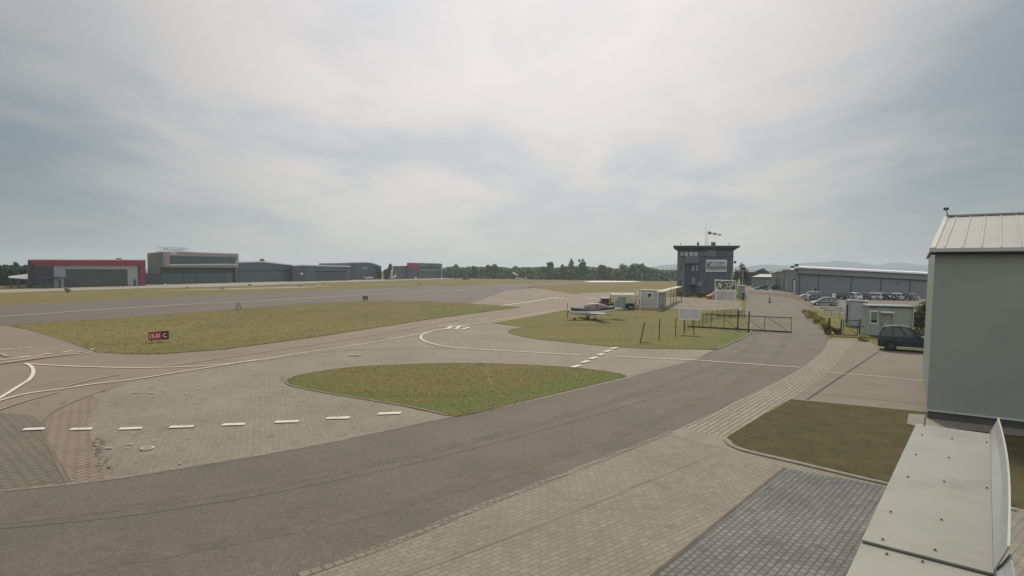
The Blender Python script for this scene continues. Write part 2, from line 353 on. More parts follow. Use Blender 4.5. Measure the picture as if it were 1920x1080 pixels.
# right side: footpath strip, driveway, turf, foreground paving
strip = [(1275, 805), (1400, 745), (1480, 704), (1515, 683), (1546, 655), (1552, 640), (1600, 642), (1588, 660), (1562, 690), (1545, 706), (1482, 750), (1400, 798), (1362, 822)]
sheet('footpath', strip, .0375, m_strip)
drive = [(1482, 750), (1545, 706), (1562, 690), (1588, 652), (1640, 650), (1760, 662), (1960, 690), (1960, 800), (1733, 774)]
sheet('driveway', drive, .034, m_drive)
sheet('driveway_apron', [(1546, 655), (1552, 638), (1560, 634), (1625, 636), (1645, 652), (1588, 652), (1580, 664)], .030, m_drive)
stripe('driveway_joint', [(1513, 751), (1588, 700), (1648, 660)], .12, .040, m_joint, False)
stripe('driveway_joint', [(1490, 737), (1600, 746), (1735, 760)], .03, .040, m_joint, False)
sheet('turf', [(1482, 750), (1733, 774), (1960, 800), (1960, 985), (1900, 951), (1675, 907), (1500, 868), (1385, 842), (1362, 822), (1400, 798)], .0415, m_dirt)
fg = [(560, 1082), (740, 1018), (900, 950), (1100, 873), (1260, 810), (1275, 805), (1362, 822), (1385, 842), (1500, 868), (1675, 912), (1900, 956), (2050, 990), (2300, 1500), (-300, 1600), (300, 1180)]
sheet('forecourt_paving', fg, .032, m_pave_fg)
sheet('forecourt_paving_dark', [(1470, 880), (1560, 896), (1676, 918), (1900, 962), (2050, 1000), (2200, 1500), (700, 1500), (1225, 1082)], .038, m_pave_bl)
stripe('paving_border', [(1470, 880), (1225, 1082), (1100, 1190)], .08, .044, mat('brown_border', (.115, .092, .075), .9), False)
kerb('kerb', [(1362, 828), (1388, 845), (1500, 872), (1676, 913), (1905, 960)], .20, .075, m_kerb)
sheet('plain_paving', [(1243, 817), (1275, 805), (1362, 822), (1385, 843), (1374, 850), (1340, 838)], .038, mat('plain_slab', (.225, .20, .158), .85, scale=1))
stripe('paving_border', [(560, 1084), (740, 1020), (900, 952), (1100, 875), (1260, 811)], .22, .040, paver('edge_blocks', (.215, .19, .15), (.19, .17, .135), (.11, .095, .075), rad(-39), .22, .22, .02), False)
stripe('paving_band', [(1340, 852), (1040, 975), (760, 1082)], .12, .038, mat('band_slab', (.205, .185, .145), .9), False)

# red tinted island between the two roads on the right
sheet('verge', [(1406, 547), (1450, 549.5), (1480, 552), (1520, 562), (1500, 562), (1470, 556.5), (1440, 553), (1404, 551)], .05, mat('reddish_soil', (.13, .085, .06), .95, scale=.5))
sheet('car_park', [(1406, 546), (1396, 538), (1450, 538), (1700, 545), (1800, 560), (1800, 585), (1600, 590), (1540, 584), (1510, 568), (1480, 553)], .02, mat('car_park_surface', (.14, .13, .115), .9, scale=.2))
sheet('verge', [(1503, 584), (1530, 585), (1600, 592), (1640, 600), (1640, 634), (1556, 632), (1545, 622), (1520, 603)], .05, m_grass_b)

# ---- painted markings
LN = [0]
def line(pts, w, mtl=m_white, z=.056, sm=True):
    LN[0] += 1; return stripe('painted_line', pts, w, z + LN[0] * .0003, mtl, sm)
line([(-150, 604), (0, 594.5), (240, 577.5), (480, 564.5), (560, 560), (700, 552.2), (820, 546), (900, 541.5)], .32)
line([(865, 545), (880, 541), (940, 538.5), (985, 537)], .25, m_faint)
line([(860, 544), (880, 548.5), (930, 555), (1000, 560.5), (1045, 562)], .25, m_faint)
line([(700, 551.5), (780, 553), (860, 556), (1000, 561)], .2, m_faint)
line([(50, 683), (110, 687), (180, 689.5), (250, 691), (330, 689.5), (400, 686), (480, 677), (560, 664), (700, 643), (850, 614.5), (950, 598), (1000, 589.5), (1040, 582)], .15)
line([(310, 688), (440, 669), (560, 651), (700, 629), (850, 602), (975, 579)], .13, m_faint)
line([(-60, 772), (0, 753), (50, 740), (110, 731.5), (180, 721), (250, 713), (330, 700), (407, 688), (480, 676)], .14)
line([(47, 683), (57, 687), (62, 694), (62, 702), (55, 713), (40, 723), (0, 748), (-50, 775)], .17)
line([(-40, 783), (0, 770), (50, 753), (110, 737)], .10, m_faint)
line([(120, 727), (170, 714), (230, 702)], .10, m_faint)
line([(880, 609), (850, 614), (815, 621), (795, 627), (789, 633), (797, 641), (830, 650), (880, 655), (1000, 662), (1090, 667)], .17)
line([(480, 679), (540, 671), (600, 662), (660, 657), (720, 654.5), (800, 653), (900, 656)], .10, m_faint)
line([(1155, 669.5), (1310, 677)], .14, sm=False)
line([(1310, 677), (1500, 690.5)], .14, sm=False)
line([(1552, 699.5), (1640, 707), (1740, 717)], .10, sm=False)
line([(940, 573.5), (990, 567), (1018, 562.5), (1045, 558)], .5, m_white, sm=False)
line([(1042, 559.5), (1068, 562)], .6, m_white, sm=False)
line([(1062, 558.5), (1085, 554), (1100, 550), (1130, 548.5), (1170, 549.5)], .4, m_faint)
line([(1098, 560), (1122, 560.3)], .9, mat('bright_paint', (.7, .68, .6), .7), sm=False)
line([(1118, 553), (1135, 551.5), (1160, 553)], .4, m_faint)
line([(960, 575), (985, 576.5)], .4, m_faint, sm=False)
for a, b in (((1073, 690), (1088, 686.5)), ((1090, 681.5), (1104, 678)), ((1106, 674.5), (1119, 671)), ((1121, 667.5), (1133, 664.5)), ((1134, 661), (1146, 658)), ((1145, 655.5), (1158, 652.5))):
    line([a, b], .34, sm=False)
for x0, x1, y in ((-50, -4, 806.5), (41, 85, 806.5), (129, 174, 806.5), (221, 268, 805.5), (315, 364, 802.2), (414, 461, 797.8), (513, 561, 792.5), (609, 657, 785.5), (706, 753, 777)):
    sheet('painted_dash', [(x0, y + 3), (x1 - 3, y + 1.6), (x1 + 1, y - 2.6), (x0 + 6, y - 1.2)], .0555, m_white)
# surface painted letter box on the taxiway
for pts in ([(820, 612.5), (880, 614.5)], [(838, 617.5), (872, 618.5)], [(846, 612), (838, 618)], [(862, 613), (855, 617.5)], [(880, 614.5), (866, 619)], [(834, 610.5), (862, 611)]):
    line(pts, .30, m_white, .06, False)
# red and white holding position marks at the left
sheet('painted_band', [(0, 679), (60, 671.5), (90, 667), (140, 658.5), (165, 660), (140, 664.5), (60, 676), (0, 684.5)], .056, m_red)
line([(-60, 692), (0, 682.5), (80, 672), (175, 661.5)], .14, m_white, .062, False)
line([(-60, 687), (0, 677), (80, 668)], .12, m_white, .062, False)
for a, b in (((34, 671.5), (58, 669)), ((76, 666.5), (98, 664)), ((118, 661.5), (137, 658.5)), ((144, 662), (162, 660.5)), ((0, 658), (24, 655.5)), ((33, 654.5), (40, 654)), ((48, 653.5), (60, 652.5))):
    line([a, b], .16, m_white, .062, False)
line([(0, 664), (15, 670)], .25, m_faint, .06, False)
# scuffs, patches and covers on the paving
m_oil = mat('dark_stain', (.075, .068, .055), .8, stains=.6, stscale=8, stcol=(.17, .15, .12))
m_scuff = mat('pale_scuff', (.33, .31, .27), .8, stains=.5, stscale=6)
rs = random.Random(3)
def blot(px, py, w, h, mtl, z):
    n = 8; pts = []
    for i in range(n):
        a = 2 * math.pi * i / n; r = rs.uniform(.3, 1.15)
        pts.append((px + math.cos(a) * w * r, py + math.sin(a) * h * r))
    o = sheet('paving_stain', pts, z, mtl)
for i in range(70):
    u = rs.random(); x = 176 + u*30 + rs.gauss(0, 7 + 6*u); y = 822 + u*62 + rs.gauss(0, 4)
    blot(x, y, rs.uniform(1.2, 5.5), rs.uniform(.35, 1.3), m_oil, .058 + i * .0003)
for i in range(60):
    x = rs.uniform(130, 560); y = 706 + rs.random()**1.3 * 90 + (560 - x) * .10
    blot(x, y, rs.uniform(.8, 3.2), rs.uniform(.25, .7), m_oil, .079 + i * .0002)
for i, (x, y, w, h) in enumerate(((286, 729, 5, .8), (120, 757, 8, .8), (72, 758, 5, .7), (196, 735, 6, .7), (174, 747, 5, .8), (545, 716, 5, 1.0), (530, 710, 4, .9))):
    blot(x, y, w, h, m_oil, .095 + i * .0004)
for i, (x, y, w, h) in enumerate(((205, 843, 10, 1.4), (245, 836, 9, 1.1), (240, 843, 8, .9), (289, 829, 6, 1), (255, 738, 8, 1), (284, 739, 7, .9), (312, 735, 4, .9), (372, 731, 4, 1), (180, 838, 8, 1), (338, 872, 5, 1.4), (404, 727, 5, .7), (352, 740, 4, .7), (668, 668, 20, 1))):
    blot(x, y, w, h, m_scuff, .07 + i * .0006)
mh = empty('drain_cover', G(277, 843.5) + Vector((0, 0, .03)), 0, 'small round pale drain cover in the apron paving beside the dark oily patch', 'drain cover')
MB().tube((0, 0, 0), (0, 0, .045), .19, .19, 20).build('rim', mat('cover_rim', (.45, .43, .4), .7), mh)
MB().tube((0, 0, .0), (0, 0, .05), .13, .13, 20).build('lid', mat('cover_lid', (.22, .2, .17), .7), mh)

# ---- greener patches, tyre tracks and grass blades
m_gp = mat('lush_grass', (0.113, 0.136, 0.044), .95, scale=.6, col2=(0.136, 0.143, 0.051), fine=.16, fscale=14, spec=.1)
m_straw = mat('straw_grass', (.185, .155, .072), .95, scale=1.0, var=.2, spec=.1)
for i, P_ in enumerate(([(770, 764), (860, 748), (930, 738), (1000, 722), (1090, 706), (1150, 700), (1160, 709), (1060, 734), (950, 761), (870, 778), (840, 778)], [(537, 716), (549, 709), (585, 703), (600, 708), (606, 717), (590, 729), (565, 727), (545, 722)],
        [(1285, 654), (1300, 640), (1335, 628), (1385, 622), (1403, 626), (1395, 633), (1345, 654)])):
    sheet('lawn', spline(P_, 4, True), .048 + i*.0003, m_gp)
sheet('lawn', spline([(800, 590), (850, 582), (900, 577), (950, 575), (968, 576), (900, 585), (830, 594)], 4, True), .033, m_gp)
for pts in ([(907, 689), (913, 700), (919, 714), (921, 722)], [(957, 689), (966, 700), (976, 713), (981, 722)]): stripe('tyre_track', pts, .14, .050, m_straw)
for pts in ([(1040, 617), (1046, 625), (1052, 636)],): stripe('tyre_track', pts, .10, .050, m_straw)
import itertools
def inside(x, y, poly):
    c = False; n = len(poly)
    for i in range(n):
        x1, y1 = poly[i]; x2, y2 = poly[i-1]
        if (y1 > y) != (y2 > y) and x < (x2-x1)*(y-y1)/(y2-y1)+x1: c = not c
    return c
def blades(pts, n, h, seed, green, label, grow=.0, z=.045):
    P = [G(*p) for p in pts]; poly = [(p.x, p.y) for p in P]; r = random.Random(seed)
    xs = [p[0] for p in poly]; ys = [p[1] for p in poly]; mbs = [MB(), MB(), MB()]; k = 0
    while k < n:
        x = r.uniform(min(xs)-grow, max(xs)+grow); y = min(ys) + (max(ys)-min(ys)) * r.random()**1.2
        if not inside(x + r.gauss(0, grow), y + r.gauss(0, grow), poly): continue
        k += 1; q = green(x, y) + r.gauss(0, .28) + .5*math.sin(x*.9+math.sin(y*.7)*2)*math.sin(y*.55+1.3)
        b = mbs[1 if q > .62 else (2 if q < -.38 else 0)]
        a = r.uniform(0, 6.28); w = h*r.uniform(.3, .8); hh = h*r.uniform(.15, .6); lx, ly = r.gauss(0, h*1.6), r.gauss(0, h*1.6)
        b.add([(x-math.cos(a)*w, y-math.sin(a)*w, z-.01), (x+math.cos(a)*w, y+math.sin(a)*w, z-.01), (x+lx, y+ly, z+hh)], [(0, 1, 2)])
    for b, m_, nm in zip(mbs, (m_bl0, m_bl1, m_bl2), ('olive', 'green', 'straw')):
        me = D.meshes.new('grass'); me.from_pydata(b.v, [], b.f); me.materials.append(m_); o = D.objects.new('grass', me); COL.objects.link(o)
        o['kind'] = 'stuff'; tag(o, '%s grass blades %s' % (nm, label), 'grass')
m_bl0 = mat('olive_blades', (0.188, 0.173, 0.070), .9, .15, 2, spec=.1); m_bl1 = mat('green_blades', (0.128, 0.161, 0.054), .9, .15, 2, spec=.1); m_bl2 = mat('straw_blades', (0.236, 0.198, 0.098), .9, .15, 2, spec=.1)
_a, _b = G(940, 735), G(560, 716); _c = G(1345, 645)
blades(isl, 32000, .050, 1, lambda x, y: .95*max(0, 1-abs((y - (_a.y - .9 + (x-_a.x)*1.10)))/3.5) + (.9 if x < _b.x else 0) - .12, 'on the leaf-shaped lawn island', .05)
m_sv = (m_bl0, m_bl1, m_bl2)
m_bl0, m_bl1, m_bl2 = mat('turf_blades', (0.110, 0.098, 0.048), .95, .2, 2, spec=.1), mat('turf_green_blades', (0.071, 0.078, 0.034), .95, .2, 2, spec=.1), mat('turf_straw_blades', (0.149, 0.119, 0.068), .95, .2, 2, spec=.1)
blades([(1482, 750), (1733, 774), (1900, 793), (1900, 951), (1675, 907), (1500, 868), (1385, 842), (1362, 822), (1400, 798)], 30000, .022, 2, lambda x, y: .15, 'on the scruffy turf by the near hangar', .03, .042)
m_bl0, m_bl1, m_bl2 = m_sv
pebs = MB(); rp = random.Random(11)
for i in range(28):
    q = G(rp.uniform(1385, 1700), rp.uniform(765, 880)); s = rp.uniform(.006, .018)
    pebs.tube((q.x, q.y, .04), (q.x+s*.3, q.y, .04+s), s, s*.5, 6)
po = pebs.build('gravel', mat('pale_stone', (.3, .28, .24), .8)); po['kind'] = 'stuff'; tag(po, 'small pale stones strewn on the scruffy turf by the near hangar', 'gravel')
blades(gp, 24000, .07, 3, lambda x, y: (.8 if (x-_c.x)**2+(y-_c.y)**2 < 60 else .1), 'on the lawn around the small aeroplane', .06)
blades(grass_mid, 24000, .09, 4, lambda x, y: .1, 'on the long lawn beside the runway', .1, .03)

# ---- hills: ridges three kilometres away, real relief
hp_a = [(1120, 507), (1190, 504), (1222, 500.5), (1245, 496.5), (1275, 496), (1330, 499), (1395, 500), (1420, 497), (1450, 496), (1475, 498), (1500, 494), (1520, 492), (1545, 491.5), (1565, 489), (1600, 491), (1625, 494.5), (1645, 497.5), (1665, 493), (1690, 492), (1712, 494), (1740, 497), (1800, 496), (1920, 499), (2200, 497), (2600, 506)]
hm = MB()
for (dist, drop, pts) in ((3150, 0.0, hp_a), (2700, .4, [(1330, 508), (1395, 503), (1430, 500.5), (1460, 502.5), (1510, 499.5), (1550, 503), (1600, 500), (1680, 503), (1760, 499), (1900, 504), (2300, 502), (2600, 508)])):
    sp = spline(pts, 5); rows = []
    for px, py in sp:
        p = PY(px, py, dist); h = max(p.z, .5)
        rows.append([(p.x * .93, dist - 260, -1), (p.x * .97, dist - 120, h * .42 * rs.uniform(.9, 1.1)), (p.x, dist, h), (p.x * 1.04, dist + 160, h * .5), (p.x * 1.07, dist + 320, -1)])
    v = [q for r in rows for q in r]; f = []
    for i in range(len(rows) - 1):
        for j in range(4): f.append((i*5+j, i*5+5+j, i*5+6+j, i*5+1+j))
    hm.add(v, f)
ho = hm.build('hills', mat('wooded_hills', (.022, .036, .036), .95, scale=.01, var=.3), smooth=True); ho['kind'] = 'structure'

# ---- haze
hz = MB().box(-3700, 3700, -80, 3700, -1.2, 78).build('haze', D.materials.new('haze_air'))
hz['kind'] = 'stuff'
hm_ = hz.data.materials[0]; hm_.use_nodes = True; t_ = hm_.node_tree; t_.nodes.clear()
o_ = t_.nodes.new('ShaderNodeOutputMaterial'); v_ = t_.nodes.new('ShaderNodeVolumePrincipled')
v_.inputs['Color'].default_value = (.72, .86, 1, 1); v_.inputs['Density'].default_value = .00030; v_.inputs['Anisotropy'].default_value = .2
t_.links.new(v_.outputs[0], o_.inputs['Volume'])
# ================================================================== OBJECTS
# shared materials for the built things
def paint(name, c, rough=.5, var=.06, **k): return mat(name, c, rough, var, 1.5, **k)
m_glass = mat('dark_glass', (.03, .04, .045), .08, .2, .5, spec=.8)
m_black = paint('black_rubber', (.02, .02, .02), .8)
m_dgrey = paint('dark_grey_metal', (.06, .065, .07))
m_steel = paint('grey_steel', (.22, .23, .23), .5)
m_galv = paint('pale_grey_metal', (.42, .43, .42), .45)
m_wht = paint('white_coating', (.72, .72, .70), .5)
m_roofw = paint('pale_roof_sheet', (.86, .86, .86), .5)  # pale roofs, brightened so their front edges also carry a painted highlight
m_redp = paint('red_cladding', (.25, .032, .055), .5)
m_maroon = paint('maroon_cladding', (.06, .025, .035), .6)
m_green = paint('dark_green_steel', (.018, .032, .016), .5)

class Facade:
    """an upright wall plane between two ground points seen in the photo"""
    def __init__(s, a, b, name, label, cat, group=None, A=None, B=None):
        s.A = A or G(*a); s.B = B or G(*b); u = s.B - s.A; u.z = 0; s.W = u.length; s.u = u.normalized()
        s.rz = math.atan2(s.u.y, s.u.x); s.n = Vector((-s.u.y, s.u.x, 0))   # away from the camera
        s.root = empty(name, s.A, s.rz, label, cat, group)
    def l(s, px, py):
        d = ray(px, py); t = (s.A - CP).dot(s.n) / d.dot(s.n); p = CP + d * t - s.A
        return (p.dot(s.u), p.z)
    def panel(s, name, pts, m, front=.05, back=.03, parent=None, z0=None, **k):
        P = [s.l(*p) for p in pts]
        if z0 is not None: P = [(x, z0 if i in (len(P)-1, len(P)-2) else z) for i, (x, z) in enumerate(P)]
        return MB().prism([(x, -front, z) for x, z in P], (0, front + back, 0)).build(name, m, parent or s.root, **k)
    def rect(s, name, x0, y0, x1, y1, m, front=.05, back=.03, parent=None, **k):
        a = s.l(x0, y0); b = s.l(x1, y1); c = s.l(x0, y1); d = s.l(x1, y0)
        X0 = (a[0] + c[0]) / 2; X1 = (b[0] + d[0]) / 2; Z1 = (a[1] + d[1]) / 2; Z0 = (b[1] + c[1]) / 2
        return MB().box(X0, X1, -front, back, Z0, Z1).build(name, m, parent or s.root, **k)
    def body(s, name, top, m, depth, skew=0.0, base=0.0, backpx=None, **k):
        """wall volume: top profile in pixels, down to the ground; depth vector with sideways skew"""
        P = [s.l(*p) for p in top]
        pts = [(P[0][0], 0, base)] + [(x, 0, z) for x, z in P] + [(P[-1][0], 0, base)]
        bp = backpx if backpx is not None else 963 + s.A.x / s.A.y * F
        w = Vector(((bp - 960) / F * (s.A.y + depth) - s.A.x, depth, 0))
        s.dv = Vector((w.dot(s.u), w.dot(s.n), 0)); s.top = P
        return MB().prism(pts, s.dv).build(name, m, s.root, **k)
    def roof(s, m, th=.25, over=.25, name='roof'):
        P = s.top; pts = [(P[0][0] - over, 0, P[0][1])] + [(x, 0, z) for x, z in P[1:-1]] + [(P[-1][0] + over, 0, P[-1][1])]
        r = [(x, -over, z + .004) for x, y, z in pts] + [(x, -over, z + th) for x, y, z in reversed(pts)]
        return MB().prism(r, s.dv + Vector((0, over * 2, 0))).build(name, m, s.root)
def ribs(F_, x0, x1, z0, z1, n, m, name='corrugation', parent=None, w=.06, front=.1):
    pr = [(x0, -.15)]
    for i in range(1, n): x = x0 + (x1 - x0) * i / n; pr += [(x - w/2, -.15), (x - w/2, -front), (x + w/2, -front), (x + w/2, -.15)]
    pr.append((x1, -.15)); mb = MB()
    mb.loft([[(x, y, z) for x, y in pr] + [(x1, -.12, z), (x0, -.12, z)] for z in (z0, z1)])
    return mb.build(name, m, parent or F_.root)

class Bars:
    """collects glazing bars and builds each as its own part"""
    def __init__(s): s.b = []
    def box(s, *a): s.b.append(a); return s
    def build(s, name, m, parent):
        for a in s.b: MB().box(*a).build('glazing_bar', m, parent)
# ---------------------------------------------------------------- hangars beyond the runway
m_hwall = mat('light_grey_cladding', (.34, .355, .355), .6, .05, .3)
m_hdoor = mat('charcoal_door_sheet', (.078, .085, .088), .6, .08, .3)
m_hgrey = mat('mid_grey_cladding', (.155, .158, .155), .6, .06, .3)
m_hblue = mat('blue_grey_cladding', (.098, .115, .125), .6, .07, .3)
m_hblued = mat('blue_grey_door_sheet', (.078, .095, .108), .6, .07, .3)
m_hdark = mat('dark_grey_cladding', (.078, .082, .088), .6, .07, .3)
m_bronze = mat('bronze_cladding', (.055, .052, .048), .6, .07, .3)

f = Facade((52, 541), (271, 535.8), 'hangar', 'long flat-roofed hangar with a red fascia framing grey walls and one wide charcoal door', 'hangar')
f.body('wall', [(52, 487.5), (271, 488)], m_hwall, 22, -26)
f.roof(m_roofw, .22, .1)
f.panel('fascia', [(52, 487.6), (271, 488.2), (271, 498), (64, 498)], m_redp, .45, .0)
f.panel('pillar', [(260, 498), (271, 498), (271, 535.8), (260, 536)], m_redp, .45, .0)
f.panel('pillar', [(52, 487.8), (64, 498), (64, 540.6), (52, 541)], m_maroon, .5, .0)
w = f.panel('glazed_front', [(64, 498), (100.5, 498), (100.5, 540), (64, 540.6)], m_glass, .1, .0)
mb = Bars(); x0, z0 = f.l(64, 540.6); x1, z1 = f.l(100.5, 498)
for i in range(1, 6): mb.box(x0+(x1-x0)*i/6-.05, x0+(x1-x0)*i/6+.05, -.16, -.1, 0, z1)
mb.box(x0, x1, -.17, -.1, z1*.42, z1*.5); mb.build('mullion', m_hdark, w)
c_ = f.rect('porch_roof', 92, 519, 117.5, 521.6, m_hblue, 3.2, 0)
for px in (98, 108, 116):
    a = f.l(px, 538); MB().box(a[0]-.15, a[0]+.15, -3.1, -2.8, 0, f.l(108, 521.6)[1]).build('post', m_dgrey, f.root)
d = f.rect('hangar_door', 124, 504.5, 238, 537.2, m_hdoor, .12, 0)
a, b = f.l(124, 537), f.l(238, 504.5); ribs(f, a[0], b[0], .1, b[1]*.98, 12, mat('door_rib', (.075, .08, .082), .6), parent=d, front=.2, w=.12)
f.rect('door_frame', 123, 502.8, 239.5, 504.3, m_galv, .16, 0)
f.rect('side_door', 250, 523.8, 255, 535.8, m_hdark, .12, 0)
f.rect('painted_shadow_strip', 259, 498, 260, 536, m_maroon, .3, 0)  # solid dark strip standing in for the shadow line beside the pillar

f = Facade((276, 533), (441.5, 529.8), 'hangar', 'tall two-storey grey hangar with a boxed ribbon window and lettering on its roof', 'hangar')
f.body('wall', [(276, 475.5), (300, 472.6), (330, 472), (441.5, 476.5)], m_hgrey, 24, -10)
f.roof(m_roofw, .26, .1)
wf = f.panel('window_box', [(305, 472.2), (441.5, 476), (441.5, 501.5), (305, 501)], mat('beige_grey_cladding', (.31, .295, .28), .6, .05), 1.6, 0)
gl = f.panel('window', [(312, 479.5), (437, 482), (437, 495), (312, 496)], m_glass, 1.64, -1.5)
mb = Bars(); a, b = f.l(312, 496), f.l(437, 482)
for i in range(1, 14): x = a[0]+(b[0]-a[0])*i/14; mb.box(x-.07, x+.07, -1.70, -1.62, a[1], b[1])
mb.box(a[0], b[0], -1.70, -1.62, (a[1]+b[1])/2-.05, (a[1]+b[1])/2+.05)
mb.build('mullion', mat('glazing_bar', (.12, .13, .13), .5), gl)
f.panel('window_sill', [(311, 495.4), (438, 494.6), (438, 496.2), (311, 497.2)], m_wht, 1.95, -1.5)
f.panel('storey_band', [(300, 501.5), (440, 502), (440, 512), (300, 512.6)], m_bronze, .08, 0)
d = f.panel('hangar_door', [(303, 512.6), (426, 512), (426, 530.2), (303, 532.3)], m_hblued, .14, 0)
a, b = f.l(303, 532), f.l(426, 513); ribs(f, a[0], b[0], .1, b[1], 10, m_hblue, parent=d, front=.2, w=.12)
f.panel('side_annex', [(272, 512), (302, 512), (302, 532.6), (272, 533.2)], m_hdark, .5, 0)
for x in (278, 290): f.rect('side_window', x, 502.5, x+5, 511, m_hblue, .1, 0)
f.rect('downpipe', 437, 502, 438.5, 530, m_black, .3, 0)
a, b = f.l(300, 472), f.l(358, 465.5); ls = MB()
for z in (a[1]+.15, b[1]): ls.box(a[0], b[0], 1.0, 1.08, z-.06, z+.06)
n_ = 13
for i in range(n_+1): x = a[0]+(b[0]-a[0])*i/n_; ls.box(x-.04, x+.04, 1.0, 1.08, a[1]-.1, b[1])
ls.build('sign_frame', m_steel, f.root)
text_obj('EPKW AIRPORT', 1.0, m_dgrey, f.root, ((a[0]+b[0])/2, .9, (a[1]+b[1])/2+.05), name='roof_lettering', sx=1.15)
p = f.l(319, 475.7); text_obj('EPKW', 1.15, m_wht, f.root, (p[0], -1.72, p[1]), sx=.8, name='lettering', ext=.04, bold=.02)

f = Facade((442, 530), (549, 527.4), 'hangar', 'blue-grey gabled hangar with white roof edge between the two-storey hangar and the lower ones', 'hangar')
f.body('wall', [(442, 492.5), (492, 491.5), (549, 498)], m_hblue, 26, -8)
f.roof(m_roofw, .42, .2)
d = f.panel('hangar_door', [(448, 508.5), (542, 508), (542, 528), (448, 530)], m_hblued, .14, 0)
a, b = f.l(448, 530), f.l(542, 508); ribs(f, a[0], b[0], .1, b[1]-.3, 10, m_hblue, parent=d, front=.2, w=.1)
f.panel('door_track', [(447, 507), (543, 506.6), (543, 508), (447, 508.5)], mat('navy_steel', (.02, .035, .06), .5), .3, 0)
f.rect('door_post', 539, 508, 541, 528, m_hdark, .25, 0)

f = Facade((600, 526.2), (715, 523.6), 'hangar', 'dark grey gabled hangar with a half-open door, two white aeroplanes before it', 'hangar')
f.body('wall', [(598, 493.8), (686, 492.6), (697, 493.6), (715, 500)], m_hblue, 30, -20)
f.roof(m_roofw, .4, .2)
f.panel('corner_pier', [(657, 497), (667, 497), (667, 525), (657, 525)], m_hdark, .4, 0)
d = f.panel('hangar_door', [(672, 512.5), (712, 512.5), (712, 523.8), (672, 524.6)], m_hblued, .14, 0)
f.panel('door_opening', [(690, 513), (704, 513), (704, 523.9), (690, 524.2)], m_hdark, .2, 0)
p = f.l(684, 502.5); text_obj('AERO', 2.0, m_galv, f.root, (p[0], -.15, p[1]), sx=1.3, ext=.04, bold=.03)

f = Facade((549, 528), (657, 525.8), 'hangar', 'low dark grey hangar with white roof and recessed wide door, beside the stacked white drums', 'hangar')
f.body('wall', [(549, 499), (566, 497.8), (624, 499.6), (657, 500.2)], m_hblue, 22, -10)
f.roof(m_roofw, .42, .2)
f.panel('recess_shade_panel', [(551, 500), (572, 500), (572, 527.2), (551, 527.8)], m_hdark, .1, 0)  # flat panel, the shade of a recess put into its dark colour
d = f.panel('hangar_door', [(592, 509.5), (649, 509), (649, 526.2), (592, 527.2)], m_hdark, .14, 0)
f.panel('door_track', [(591, 508.3), (650, 508), (650, 509.3), (591, 509.8)], m_black, .3, 0)
lp = f.rect('wall_lamp', 563, 511, 567, 515, m_wht, .35, 0)

f = Facade((736, 524.2), (766, 523), 'hangar', 'low charcoal hangar wing attached beside the red and grey hangar', 'hangar')
f.body('wall', [(736, 499.2), (766, 498.6)], m_hdark, 24, -16); f.roof(m_roofw, .2, .1)
f.panel('plinth', [(736, 522.8), (766, 521.7), (766, 523), (736, 524.2)], m_hgrey, .1, 0)
f = Facade((763, 523.2), (828.5, 521.4), 'hangar', 'small far hangar with a red corner panel and a grey upper window band', 'hangar')
f.body('wall', [(763, 492.8), (828.5, 494.5)], m_hdark, 22, -14); f.roof(m_roofw, .2, .1)
f.panel('red_panel', [(763, 493), (785.5, 493.4), (785.5, 506.5), (777, 506.5), (770, 503.5), (763, 500)], m_redp, .3, 0)
w = f.panel('window', [(786, 495), (826, 496.2), (826, 505), (786, 505)], m_glass, .3, 0)
mb = Bars(); a, b = f.l(786, 505), f.l(826, 496)
for i in range(1, 7): x = a[0]+(b[0]-a[0])*i/7; mb.box(x-.15, x+.15, -.4, -.3, a[1], b[1])
mb.build('mullion', m_hgrey, w)
f.panel('ledge', [(785, 505.4), (828, 505.2), (828, 506.6), (785, 506.8)], m_galv, .7, 0)
f.panel('hangar_door', [(785, 507.6), (825, 507.4), (825, 521.6), (785, 522.6)], mat('warm_grey_door', (.105, .10, .102), .6), .14, 0)
f.rect('corner_post', 826.5, 495, 828.5, 521.6, m_galv, .4, 0)
f.rect('gas_cylinder', 776, 519.5, 779, 523, m_wht, .9, -.3)

# small open shelter beside the red hangar, and a barn behind it
A = G(16, 541); B = G(54, 541.5)
f = Facade((16, 540.5), (54, 541), 'shelter', 'open shelter with a pale sloping roof beside the red hangar', 'shelter')
x0, z0 = f.l(16, 520.8); x1, z1 = f.l(51, 523.4); xb, zb = f.l(40, 516)
mb = MB().prism([(x0, -.2, z0), (x1+3, -.2, z0), (x1+3, -.2, z0+.3), (x0, -.2, z0+.3)], (2, 0, 0)) if 0 else MB()
mb.add([(x0, 0, z0), (x1, 0, z1), (x1, 7, z1+1.1), (xb-1, 7, z0+1.2), (x0, 0, z0+.35), (x1, 0, z1+.35), (x1, 7, z1+1.5), (xb-1, 7, z0+1.6)], [(0,3,2,1),(4,5,6,7),(0,1,5,4),(1,2,6,5),(2,3,7,6),(3,0,4,7)])
mb.build('roof', m_roofw, f.root)
for i, x in enumerate((x0+.4, (x0+x1)/2, x1-.4)): MB().box(x-.12, x+.12, .1, .34, 0, min(z0, z1)).build('post', m_dgrey, f.root)
MB().box((x0+x1)/2, x1, 3, 3.4, 0, z0-.3).build('back_wall', m_hdark, f.root)
f = Facade((30, 533), (60, 533), 'barn', 'low brown-grey barn with pale roof edge behind the open shelter', 'barn')
f.body('wall', [(27, 504), (60, 503)], mat('brown_render', (.09, .08, .065), .9), 14, -6); f.roof(m_galv, .4, .3)
f.rect('window', 38, 508, 43, 514, m_glass, .1, 0)
for i, (px, py, w_) in enumerate(((3, 539, 7), (12, 538.5, 6))):
    pass

